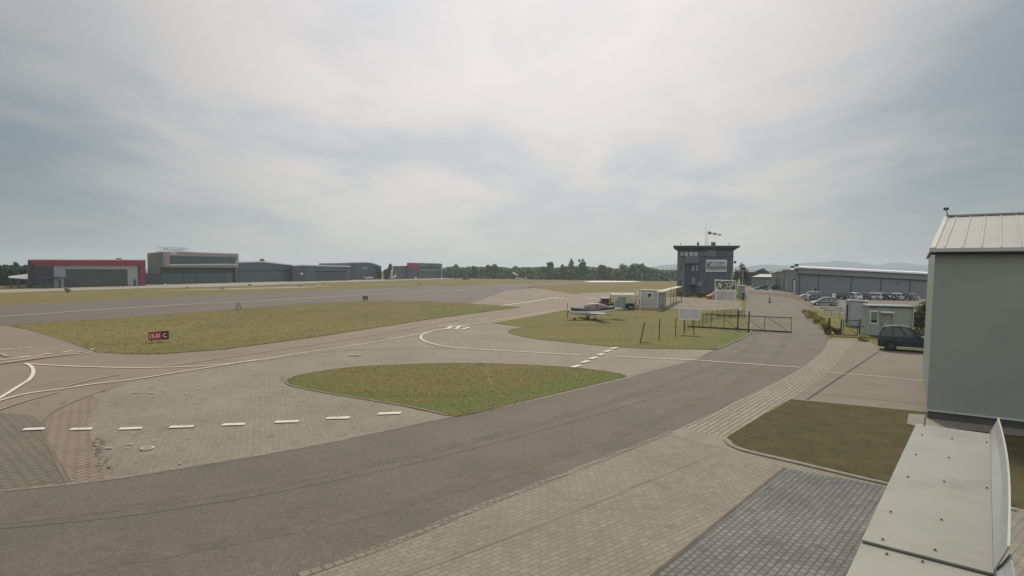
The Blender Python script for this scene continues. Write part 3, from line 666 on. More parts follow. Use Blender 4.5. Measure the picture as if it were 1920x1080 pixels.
# ---------------------------------------------------------------- foliage
def leafmat(name, c, c2): return mat(name, c, .9, .2, .9, col2=c2, spec=.15, stains=.5, stscale=.5, stcol=tuple(x*.6 for x in c))
m_leaf = leafmat('dark_foliage', (.095, .12, .060), (.135, .155, .08))
m_leaf2 = leafmat('olive_foliage', (.115, .12, .055), (.15, .15, .07))
m_leaf3 = leafmat('russet_foliage', (.085, .06, .045), (.06, .06, .038))
m_leafy = leafmat('yellow_green_foliage', (.36, .32, .11), (.42, .37, .15))
m_bark = mat('bark', (.07, .055, .04), .95, .2, 5)
def crown(rx, ry, z0, z1, n, leaf, seed, lobes=7, m=m_leaf, name='crown', parent=None, low=.0):
    r = random.Random(seed); mb = MB(); L_ = []
    for i in range(lobes):
        a = r.uniform(0, 6.283); q = r.uniform(.1, .65); h = r.uniform(.22, .85)
        L_.append((math.cos(a)*q*rx, math.sin(a)*q*ry, z0+(z1-z0)*h, r.uniform(.32, .58)))
    H = (z1 - z0)
    for i in range(n):
        lx, ly, lz, lr = r.choice(L_)
        d = Vector((r.gauss(0, 1), r.gauss(0, 1), r.gauss(0, 1))).normalized() * (r.random() ** .45)
        p = Vector((lx + d.x*lr*rx, ly + d.y*lr*ry, lz + d.z*lr*H*.62))
        p.z = min(max(p.z, z0 + r.random() * .1 * H), z1 + r.uniform(-.1, .06) * H)
        s = leaf * r.uniform(.5, 1.3)
        nrm = Vector((r.gauss(0, 1), r.gauss(0, 1), r.gauss(.5, 1))).normalized(); q = nrm.to_track_quat('Z', 'Y')
        k = [p + q @ Vector((math.cos(a)*s*r.uniform(.6, 1.1), math.sin(a)*s*r.uniform(.6, 1.1), 0)) for a in (0, 1.5, 3.1, 4.6)]
        mb.add(k, [(0, 1, 2, 3)])
    me = D.meshes.new(name); me.from_pydata(mb.v, [], mb.f); me.materials.append(m)
    o = D.objects.new(name, me); COL.objects.link(o)
    if parent: o.parent = parent
    return o
def tree(base, h, rx, seed, label, m=m_leaf, n=420, leaf=.5, z0=.22, group=None, name='tree', lobes=7, trunk=True, rx2=None):
    t = empty(name, base, random.Random(seed).uniform(0, 3), label, 'tree' if name != 'shrub' else 'shrub', group)
    crown(rx, rx2 or rx, h * z0, h, n, leaf, seed, lobes, m, parent=t)
    mb = MB(); r = random.Random(seed + 1)
    mb.tube((0, 0, -.05), (r.uniform(-.2, .2), 0, h*.5), h*.028+.03, h*.016+.02, 7)
    for i in range(5):
        a = r.uniform(0, 6.28); z = h * r.uniform(.25, .5)
        mb.tube((0, 0, z), (math.cos(a)*rx*.55, math.sin(a)*rx*.55, z + h*.28), h*.012+.015, .02, 5)
    mb.build('trunk', m_bark, t)
    return t
def ground_at(px, py): p = G(px, py); p.z = 0; return p
def zat(px, py, base): return PY(px, py, base.y).z

def wood(name, label, base_px, top_px, m, n, leaf, seed, depth=14):
    """one mass of far foliage between a base line and an uneven top line given in pixels"""
    r = random.Random(seed); mb = MB()
    bs = spline(base_px, 8); tp = spline(top_px, 8)
    def at(cur, x):
        for (a, b), (c, d) in zip(cur, cur[1:]):
            if a <= x <= c: return b + (d-b) * ((x-a) / max(1e-6, c-a))
        return cur[-1][1] if x > cur[-1][0] else cur[0][1]
    x0, x1 = tp[0][0], tp[-1][0]
    for i in range(n):
        px = r.uniform(x0, x1); b = G(px, at(bs, px)); dy = r.random() ** 1.5 * depth
        Y = b.y + dy; H = PY(px, at(tp, px) + r.uniform(-.6, 1.2), Y).z
        q = PY(px, 510, Y); z = H * (1 - r.random() ** (1.6 if dy > 3 else 1.0))
        s = leaf * r.uniform(.5, 1.4); nr = Vector((r.gauss(0, 1), r.gauss(-.6, 1), r.gauss(.4, 1))).normalized().to_track_quat('Z', 'Y')
        c = Vector((q.x, Y, max(.3, z - s*.3)))
        mb.add([c + nr @ Vector((math.cos(a)*s*r.uniform(.6, 1.1), math.sin(a)*s*r.uniform(.6, 1.1), 0)) for a in (0, 1.5, 3.1, 4.6)], [(0, 1, 2, 3)])
    me = D.meshes.new(name); me.from_pydata(mb.v, [], mb.f); me.materials.append(m)
    o = D.objects.new(name, me); COL.objects.link(o); o['kind'] = 'stuff'; tag(o, label, 'woodland')
    return o
m_wood = mat('far_wood_foliage', (.20, .235, .12), .95, .2, .12, col2=(.13, .165, .09), stains=.6, stscale=.06, stcol=(.24, .24, .13), spec=.1)
wood('woodland', 'long band of hazy green woodland beyond the runway', [(700, 521), (830, 521), (900, 522.4), (1060, 524.6), (1180, 526.2), (1270, 527.2)],
     [(826, 505), (840, 501.5), (852, 500.5), (870, 502), (885, 500.5), (900, 501.5), (925, 500.5), (945, 502), (957, 504), (975, 502.5), (1000, 502), (1020, 501), (1045, 503), (1060, 500), (1085, 500), (1105, 501), (1120, 502), (1140, 502), (1155, 504.5), (1175, 502), (1200, 501), (1222, 503), (1240, 507), (1270, 507.5)], m_wood, 16000, 1.1, 5, 30)
wood('woodland', 'dark green woodland behind the open shelter at the frame edge', [(-80, 537), (60, 535)], [(-80, 500), (0, 498.5), (30, 499), (56, 500)], mat('dark_wood_foliage', (.05, .085, .045), .95, .2, .12, spec=.1), 3500, .7, 8, 20)
wood('woodland', 'deep green woodland beyond the end of the road under the hills', [(1390, 535.5), (1420, 534.5), (1500, 533)], [(1390, 507), (1400, 509), (1412, 511), (1425, 506), (1432, 505), (1440, 509), (1452, 511), (1470, 511), (1500, 512)], mat('deep_wood_foliage', (.045, .085, .045), .95, .2, .12, spec=.1), 5000, .7, 9, 16)
TL = [ # px, base y, top y, half width px, label
 (853, 521.6, 497, 6, 'rounded tree at the end of the far wood beside the small red and grey hangar'),
 (886, 522.2, 499, 7, 'low broad tree in the far wood between two rounded trees'),
 (921, 522.8, 494.5, 9, 'wide round-topped tree standing out in the left half of the far wood'),
 (972, 523.4, 498, 8, 'flat-topped tree in the far wood just above the tilted white glider wing'),
 (1034, 524.2, 492, 8, 'leaning dark tree in the far wood, its crown jutting towards the hangars'),
 (1055, 524.6, 493, 5, 'narrow pointed tree at the edge of the tallest clump in the far wood'),
 (1071, 524.8, 487, 6, 'tallest poplar-like tree of the far wood'),
 (1092, 525, 486.5, 8, 'tall dark tree with wide crown in the tallest clump of the far wood'),
 (1131, 525.6, 496, 10, 'dome-shaped dark tree in the far wood between the tall clump and the control tower'),
 (1167, 526, 492.5, 8, 'loose airy tree, first of the pair nearer the control tower'),
 (1188, 526.2, 491, 8, 'loose airy tree, second and taller of the pair nearer the control tower'),
 (1205, 526.4, 496, 7, 'dark tree above the slender mast poles beside the control tower')]
for i, (px, by, ty, hw, lb) in enumerate(TL):
    b = ground_at(px, by); b.y -= 1; h = zat(px, ty, b)
    tree(b, h, 1.5 * hw / F * b.y, 40 + i, lb, m_leaf if i % 3 else m_wood, 520, .85, .05, 'trees standing out of the far wood')
for i, (px, by, ty, hw, lb) in enumerate(((33, 536, 493.5, 5, 'thin dark tree behind the open shelter roof'), (106, 530, 483.5, 9, 'russet tree showing above the red fascia near its glazed end'), (131, 530, 484, 8, 'smaller russet tree showing above the red fascia of the long hangar'), (450, 524, 485.5, 7, 'small russet tree behind the two-storey hangar corner'))):
    b = ground_at(px, by); b.y += 28 if i else 0; h = zat(px, ty, b)
    tree(b, h, hw / F * b.y, 60 + i, lb, m_leaf3 if i else m_leaf, 450, .5, .3, 'trees behind the hangars')
for i, (px, by, ty, hw, lb) in enumerate(((713, 524.2, 500, 8, 'bushy green tree hiding the end of the half-open hangar'), (727, 524.3, 504, 7, 'low green tree behind the second white aeroplane'), (733, 524.2, 495.5, 4, 'slim tall tree against the charcoal hangar wing'))):
    b = ground_at(px, by); b.y -= 2; h = zat(px, ty, b)
    tree(b, h, hw / F * b.y, 70 + i, lb, m_leaf if i == 2 else leafmat('grey_green_foliage', (.06, .075, .05), (.075, .085, .055)), 500, .6, .05, 'trees between the hangars')
b = ground_at(1393, 545); tree(b, zat(1393, 494.5, b), 1.6, 81, 'brown-green tree rising just behind the control tower', m_leaf3, 700, .35, .3)
b = ground_at(1380, 545); tree(b, zat(1384, 503, b), 1.2, 82, 'low dark tree hidden partly by the control tower wall', m_leaf, 400, .35, .2)
b = ground_at(1738, 628); tree(b, zat(1738, 553, b), 1.9, 83, 'big olive bush growing between the site cabin and the near hangar', m_leaf2, 4200, .13, .0, name='shrub', lobes=12, rx2=1.6)
b = ground_at(1722, 640); tree(b, 1.1, .9, 84, 'low tangled scrub beside the site cabin, behind the dark car', m_leaf2, 900, .12, .0, name='shrub', rx2=1.4)
b = ground_at(1752, 640); tree(b, 1.2, .9, 85, 'low tangled scrub against the near hangar wall, behind the dark car', m_leaf2, 900, .12, .0, name='shrub', rx2=1.2)
# shrubs at the foot of the tower
for i, (px, by, ty, hw, lb) in enumerate(((1276, 557, 545, 8, 'dark shrub at the corner of the control tower by the pergola posts'), (1293, 558, 549, 9, 'low dark shrub before the recessed tower entrance'), (1310, 558, 547, 9, 'dark shrub in the middle of the tower bed'), (1325, 557, 549, 7, 'small shrub between the tower bed and the orange van'))):
    b = ground_at(px, by); tree(b, zat(px, ty, b), hw / F * b.y, 90 + i, lb, m_leaf, 500, .16, .0, 'shrubs at the foot of the control tower', 'shrub')
# yellow-green hedge plants on the road bend
for i, (px, by, ty, hw, lb) in enumerate(((1512, 588, 580, 9, 'low yellow-green shrub at the tip of the road bend bed'), (1523, 597, 584, 10, 'yellow-green shrub second along the road bend bed'), (1535, 607, 590, 10, 'yellow-green shrub third along the road bend bed'), (1545, 617, 600, 9, 'yellow-green shrub in the road bend bed beside the dark post'), (1553, 627, 611, 8, 'brownish shrub at the foot of the dark post by the small gate'))):
    b = ground_at(px, by); tree(b, zat(px, ty, b), hw / F * b.y, 100 + i, lb, m_leafy if i < 4 else leafmat('brownish_foliage', (.20, .165, .08), (.16, .15, .07)), 1500, .07, .0, 'shrubs along the road bend', 'shrub', 9, rx2=1.1)
b = ground_at(1567, 628); tree(b, .6, .5, 110, 'dull green shrub between the dark post and the small gate', m_leaf2, 900, .06, .0, 'shrubs along the road bend', 'shrub')
b = ground_at(1618, 640); tree(b, .5, .7, 111, 'dry weeds growing at the corner of the site cabin', m_leafy, 700, .06, .0, name='shrub')
b = ground_at(127, 549); tree(b, 1.3, .9, 112, 'lone green bush in the grass in front of the red hangar', leafmat('pale_green_foliage', (.26, .29, .13), (.30, .32, .16)), 260, .13, .0, name='shrub')
for px in (75, 87): b = ground_at(px, 541); tree(b, 1.1, 1.6, 113 + px, 'clipped low hedge plant under the glazed front, %s' % ('by the maroon pillar' if px == 75 else 'by the porch'), m_leaf, 300, .22, .0, None, 'shrub')

# ---------------------------------------------------------------- control tower
m_tw = mat('slate_render', (.092, .100, .122), .8, .07, .4, stains=.25, stscale=.3)
m_tw2 = mat('grey_green_render', (.135, .145, .142), .8, .06, .4)
m_tdark = mat('dark_and_shade_render', (.065, .072, .09), .8, .07)  # darker render; on the entrance panel it stands in for shade
f = Facade((1269.5, 553), (1376, 554.5), 'control_tower', 'three-storey slate grey control tower with a flared flat roof and a white sign', 'tower')
f.body('wall', [(1270.5, 468.5), (1375.5, 470)], m_tw, 11, 2.2)
# flared roof
p0 = f.l(1270.5, 468.5); p1 = f.l(1375.5, 470); q0 = f.l(1261.5, 460.5); q1 = f.l(1382.5, 462.2)
zb = (p0[1]+p1[1])/2 - .1; zt = (q0[1]+q1[1])/2; ov = (p0[0]-q0[0])
dv_ = f.dv
ring = lambda o, z: [(p0[0]-o, -o, z), (p1[0]+o, -o, z), (p1[0]+o+dv_.x, dv_.y+o, z), (p0[0]-o+dv_.x, dv_.y+o, z)]
MB().loft([ring(.02, zb), ring(ov*.75, zt-.45), ring(ov, zt-.35), ring(ov, zt)]).build('roof', mat('roof_soffit', (.05, .054, .06), .7), f.root)
MB().loft([ring(ov+.04, zt+.004), ring(ov+.04, zt+.10)]).build('roof_edge', m_galv, f.root)
f.panel('corner_strip', [(1270.5, 482), (1283.5, 482), (1283, 553), (1269.5, 553)], m_tw2, .12, 0)
f.panel('recess_shade_panel', [(1283.6, 494), (1312, 494), (1312, 548), (1283.6, 548)], m_tdark, .04, 0)  # flat panel coloured dark in place of a shaded recess
f.rect('balcony', 1283.6, 481, 1309.5, 493.6, m_tw2, 1.0, 0)
f.rect('string_course', 1309.6, 480.2, 1375.6, 481.8, m_tdark, .15, 0)
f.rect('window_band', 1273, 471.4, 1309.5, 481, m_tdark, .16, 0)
for i, x in enumerate((1274.5, 1282.8, 1292.2, 1301.2)):
    w = f.rect('window', x, 472.6, x+7.2, 480.2, mat('painted_lit_window', (.30, .33, .34), .15, .3, 1.2, spec=.7) if i else m_steel, .22, 0)  # pale pane colour stands in for light in the windows, nothing glows
    a = f.l(x+3.6, 480); b = f.l(x+3.6, 472.6); MB().box(a[0]-.05, a[0]+.05, -.27, -.2, a[1], b[1]).build('frame', m_galv, w)
for x in (1314.5, 1320.5): f.rect('window', x, 472.8, x+3.6, 480, m_glass, .1, 0)
w = f.rect('window', 1326, 464, 1343, 480, m_glass, .1, 0)
mb = Bars(); a, b = f.l(1326, 480), f.l(1343, 464)
for i in range(5): x = a[0]+(b[0]-a[0])*i/4; mb.box(x-.04, x+.04, -.18, -.1, a[1], b[1])
for i in range(3): z = a[1]+(b[1]-a[1])*i/2; mb.box(a[0], b[0], -.18, -.1, z-.04, z+.04)
mb.build('frame', m_steel, w)
f.rect('slit_window', 1275, 498, 1277.6, 508, m_glass, .18, 0); f.rect('slit_window', 1274, 525, 1276.6, 535, m_glass, .18, 0)
for (x, y0, y1, wd) in ((1297, 497, 508, 5), (1305, 497, 508, 4), (1297.5, 520, 530, 5)): f.rect('window', x, y0, x+wd, y1, m_steel, .1, 0)
f.rect('door', 1296, 535, 1304.5, 549, mat('tower_door', (.025, .028, .035), .5), .1, 0)
f.rect('entrance_canopy', 1290, 531.4, 1308, 532.6, m_steel, 1.2, 0)
f.rect('wall_vent', 1309.5, 528, 1315.5, 536, m_steel, .2, 0)
f.rect('floodlight', 1376, 489.5, 1379.5, 494, m_dgrey, .5, .2)
f.rect('downpipe', 1370, 512, 1371, 545, m_galv, .2, 0); f.rect('downpipe', 1373.3, 512, 1374.3, 545, m_galv, .2, 0)
# the sign
s_ = f.rect('sign_board', 1323.3, 487.3, 1362, 509.3, m_wht, .3, 0)
f.rect('sign_face', 1325, 489, 1360.4, 507.6, mat('sign_face', (.36, .38, .41), .6), .34, -.3, parent=s_)
m_ltr = paint('sign_ink', (.05, .06, .09))
p = f.l(1329.5, 498.6); text_obj('K', 2.35, m_ltr, s_, (p[0], -.36, p[1]), ext=.015, bold=.02)
p = f.l(1347.5, 501.2); text_obj('aniów', 1.32, m_ltr, s_, (p[0], -.36, p[1]), ext=.015, sx=1.1, bold=.02)
p = [f.l(*q) for q in ((1343, 492.6), (1350, 491.6), (1358, 493.3), (1358, 494.2), (1350, 493.4))]
MB().prism([(x, -.37, z) for x, z in p], (0, .02, 0)).build('plane_emblem', m_ltr, s_)
p = f.l(1343, 505.6); MB().box(p[0]-1.9, p[0]+2.2, -.365, -.34, p[1]-.06, p[1]+.06).build('underline', m_steel, s_)
# roof fittings
def roofz(px, py, back=3.0):
    Y = f.A.y + back; q = PY(px, py, Y); l = f.root.matrix_basis
    q = q - f.A; return (q.dot(f.u), q.dot(f.n), q.z)
bpy.context.view_layer.update()
rz_ = zt + .1
for (x, y, w_) in ((1309, 452.5, .26),):
    c = roofz(x, y); mb = MB().tube((c[0], c[1], rz_), (c[0], c[1], c[2]-.35), w_*1.2, w_*.9, 10).tube((c[0], c[1], c[2]-.35), (c[0], c[1], c[2]), w_*.6, w_*.3, 10); mb.build('roof_vent', m_dgrey, f.root)
c = roofz(1337.5, 454)
ch = MB().box(c[0]-.5, c[0]+.5, c[1]-.4, c[1]+.4, rz_, c[2]-.3).build('chimney', m_dgrey, f.root)
MB().box(c[0]-.4, c[0]+.4, c[1]-.3, c[1]+.3, c[2]-.3, c[2]-.12).box(c[0]-.6, c[0]+.6, c[1]-.5, c[1]+.5, c[2]-.12, c[2]).build('chimney_cap', m_steel, ch)
for x in (1276, 1366.5):
    c = roofz(x, 455.5, .3); MB().tube((c[0], c[1], rz_), (c[0], c[1], c[2]-.15), .03, .03, 6).tube((c[0], c[1], c[2]-.25), (c[0], c[1], c[2]), .14, .1, 8).build('roof_lamp', m_dgrey, f.root)
c = roofz(1324.3, 418); MB().tube((c[0], c[1], rz_), (c[0], c[1], c[2]*.6+rz_*.4), .07, .05, 6).tube((c[0], c[1], c[2]*.6+rz_*.4), (c[0], c[1], c[2]), .035, .02, 6).build('antenna_mast', m_steel, f.root)
ws = empty('windsock', f.root.matrix_world @ Vector(roofz(1326.8, 460, 3.2)), f.rz, 'red and white windsock flying level from a pole on the tower roof', 'windsock')
c0 = roofz(1326.8, 433, 3.2); c1 = roofz(1326.8, 460, 3.2); hpole = c0[2]-c1[2]
ws.location.z = zt + .1; hpole = c0[2] - zt - .1
MB().tube((0, 0, 0), (0, 0, hpole), .05, .04, 8).build('pole', m_galv, ws)
k_ = F / (f.A.y + 3)
segs = 5; L0 = 23 / k_
for i in range(segs):
    t0, t1 = i/segs, (i+1)/segs
    r0, r1 = .38 - .24*t0, .38 - .24*t1
    MB().tube((.1+L0*t0, 0, hpole-.45-.55*t0), (.1+L0*t1, 0, hpole-.45-.55*t1), r0, r1, 12).build('sock_band', mat('windsock_red', (.17, .075, .085), .8) if i % 2 == 0 else mat('windsock_white', (.62, .58, .58), .8), ws)
# ================================================================== AEROPLANES
def ellipse_ring(x, cz, ry, rz, n=14, sq=1.0, cy=0):
    o = []
    for i in range(n):
        a = 2*math.pi*i/n; c, s = math.cos(a), math.sin(a)
        o.append((x, cy + ry*math.copysign(abs(c)**sq, c), cz + rz*math.copysign(abs(s)**sq, s)))
    return o
def wing_mesh(root_le, root_c, tip_le, tip_c, th, side, dihed):
    def sec(le, c, y, z, t):
        return [(le, y, z), (le+c*.12, y, z+t*.6), (le+c*.4, y, z+t*.65), (le+c, y, z), (le+c*.4, y, z-t*.3), (le+c*.1, y, z-t*.35)]
    return MB().loft([sec(root_le, root_c, 0, 0, th), sec(tip_le, tip_c, side[0], dihed, th*.6)])
def make_plane(name, label, top, bottom, tail_m, group=None):
    """low wing two-seater, nose at -x, 6.6 m long"""
    t = empty(name, (0, 0, 0), 0, label, 'aeroplane', group)
    st = [(-3.05, 1.02, .14, .14), (-2.9, 1.02, .34, .30), (-2.4, 1.00, .44, .38), (-1.6, .98, .52, .44), (-.6, .98, .56, .48), (.5, 1.0, .52, .46), (1.4, 1.06, .36, .34), (2.4, 1.14, .20, .22), (3.3, 1.20, .08, .12)]
    # fuselage, lower white shell and upper dark shell
    MB().loft([ellipse_ring(x, z-.02, ry, rz, 16, .85) for x, z, ry, rz in st]).build('fuselage', bottom, t, smooth=True)
    up_ = []
    for x, z, ry, rz in st[1:-1]:
        up_.append([(x, (ry+.012)*math.cos(a), z + (rz+.012)*math.sin(a)) for a in [math.pi*i/10 for i in range(11)]] )
    MB().loft(up_, caps=True).build('upper_shell', top, t, smooth=True)
    cn = [(-1.4, 1.32, .40, .02), (-1.05, 1.33, .46, .36), (-.4, 1.34, .48, .50), (.4, 1.34, .46, .50), (1.1, 1.32, .34, .36), (1.7, 1.30, .22, .16), (2.1, 1.28, .10, .04)]
    c = MB().loft([ellipse_ring(x, z, ry, rz, 14) for x, z, ry, rz in cn]).build('canopy', mat('canopy_cover', (.20, .17, .17), .6, .1, 2, spec=.5), t, smooth=True)
    MB().loft([ellipse_ring(x, z, ry+.012, rz+.012, 14) for x, z, ry, rz in [(.05, 1.34, .475, .505), (.2, 1.34, .47, .505)]]).build('canopy_frame', m_dgrey, c)
    for s in (1, -1):
        w = wing_mesh(-.95, 1.35, -.62, .85, .17, (s*4.1,), .28); o = w.build('wing', bottom, t); o.location = (0, 0, .66)
        MB().box(-.12, .22, s*2.4-.0, s*4.05, .0, .03).build('aileron', tail_m, o).location = (.0, 0, .15)
    for s in (1, -1):
        o = wing_mesh(2.5, .75, 2.72, .48, .07, (s*1.35,), .04).build('tailplane', bottom, t); o.location = (0, 0, 1.16)
    MB().prism([(2.15, -.05, 1.25), (3.28, -.05, 1.2), (3.62, -.05, 2.5), (2.95, -.05, 2.52)], (0, .1, 0)).build('fin', tail_m, t)
    MB().prism([(3.28, -.035, 1.1), (3.66, -.035, 1.25), (3.95, -.035, 2.46), (3.62, -.035, 2.49)], (0, .07, 0)).build('rudder', tail_m, t)
    MB().loft([ellipse_ring(x, 1.02, r, r, 10) for x, r in ((-3.42, .02), (-3.32, .11), (-3.15, .17), (-3.03, .18))]).build('spinner', mat('cream_spinner', (.5, .45, .33), .4), t, smooth=True)
    pr = MB()
    for a in (rad(84), rad(264)):
        d = Vector((0, math.cos(a), math.sin(a))); q = Vector((0, -d.z, d.y)) * .07
        b0 = Vector((-3.2, 0, 1.02)); pr.loft([[b0+d*r_+q*w, b0+d*r_-q*w, b0+d*r_-q*w+Vector((.025, 0, 0)), b0+d*r_+q*w+Vector((.025, 0, 0))] for r_, w in ((.1, .6), (.45, 1), (.85, .5))])
    pr.build('propeller', m_black, t)
    for x, y in ((-2.35, 0), (-.35, 1.0), (-.35, -1.0)):
        lg = MB().bar((x+.1, y*.45, .72), (x, y, .22), .07, .05).build('landing_gear', bottom, t)
        MB().tube((x, y-.06, .17), (x, y+.06, .17), .17, .17, 14).build('wheel', m_black, lg)
        MB().loft([ellipse_ring(x+dx, .27, .11*k, .12*k, 10, cy=y) for dx, k in ((-.36, .1), (-.25, .7), (0, 1), (.25, .7), (.5, .1))]).build('spat', bottom, lg, smooth=True)
    return t
m_navy = mat('navy_maroon_paint', (.035, .035, .055), .6, .2, 3, spec=.3)
pl = make_plane('aeroplane', 'low-wing two-seat aeroplane with dark nose, white belly and grey tail on the grass', m_navy, mat('aircraft_white', (.66, .66, .64), .35, .04, 2, coat=.3), mat('aircraft_grey', (.22, .24, .24), .45, .06, 2))
na = G(1068, 603); ta = G(1158, 597)
ctr = G(1113, 600); pl.location = (ctr.x + .1, ctr.y + .3, .045); pl.rotation_euler = (0, 0, rad(16)); pl.scale = (1.04, 1.04, 1.04)
m_awhite = MC['aircraft_white']
p2 = copy_tree(pl, label='small white aeroplane parked nose away before the half-open hangar door', group='white aeroplanes by the far hangars')
for k in ('upper_shell', 'fin', 'rudder'): recolour(p2, k, m_awhite)
b = ground_at(690, 524.5); p2.location = b; p2.rotation_euler = (0, 0, rad(160)); p2.scale = (1.05,)*3
p3 = copy_tree(p2, label='small white aeroplane parked under the green trees, tail towards the charcoal hangar wing', group='white aeroplanes by the far hangars')
b = ground_at(729, 524.3); p3.location = b; p3.rotation_euler = (0, 0, rad(10)); p3.scale = (1.1,)*3
# glider with one wing raised
b = ground_at(974, 524.4)
gl = empty('glider', b, rad(-10), 'white glider resting at the wood edge with one wing tip raised', 'glider')
MB().loft([ellipse_ring(x, .7, a_, c_, 10) for x, a_, c_ in ((-3, .1, .1), (-2.2, .34, .4), (-1, .38, .45), (.6, .2, .22), (4.2, .08, .1))]).build('fuselage', m_awhite, gl, smooth=True)
MB().loft([[(-1.3+.2*t_, 0, .9) if 0 else (-1.2, -7.6*t_, .95+3.2*t_), (-.3-.4*t_, -7.6*t_, .95+3.2*t_), (-.5, -7.6*t_, 1.08+3.2*t_)] for t_ in (0, 1)]).build('wing', m_awhite, gl)
MB().loft([[(-1.2, 7.2*t_, .95-.6*t_), (-.3-.4*t_, 7.2*t_, .95-.6*t_), (-.5, 7.2*t_, 1.08-.6*t_)] for t_ in (0, 1)]).build('wing', m_awhite, gl)
MB().prism([(3.5, -.04, .8), (4.3, -.04, .8), (4.4, -.04, 2.0), (3.9, -.04, 2.0)], (0, .08, 0)).box(3.8, 4.3, -1.2, 1.2, 1.95, 2.0).build('tail', m_awhite, gl)
# raised wing panel leaning (the slanting white shape)
a_ = PY(962.5, 511.5, b.y); c_ = PY(971, 516.8, b.y)
lw = empty('wing_panel', ground_at(966, 524.2), 0, 'detached white wing panel propped slanting on a stand beside the glider', 'wing panel')
o_ = lw.location
MB().loft([[(a_.x-o_.x-.5, -.3, a_.z+.2), (a_.x-o_.x+.3, .3, a_.z+.35), (a_.x-o_.x+.2, .3, a_.z-.2), (a_.x-o_.x-.4, -.3, a_.z-.4)], [(c_.x-o_.x-.3, -.5, c_.z+.5), (c_.x-o_.x+.5, .5, c_.z+.3), (c_.x-o_.x+.3, .5, c_.z-.3), (c_.x-o_.x-.5, -.5, c_.z-.2)]]).build('panel', m_wht, lw)
MB().bar((c_.x-o_.x, 0, 0), (c_.x-o_.x-.1, 0, c_.z), .1).bar((c_.x-o_.x-1.2, 0, 0), (c_.x-o_.x-.8, 0, c_.z+.5), .1).build('stand', m_dgrey, lw)

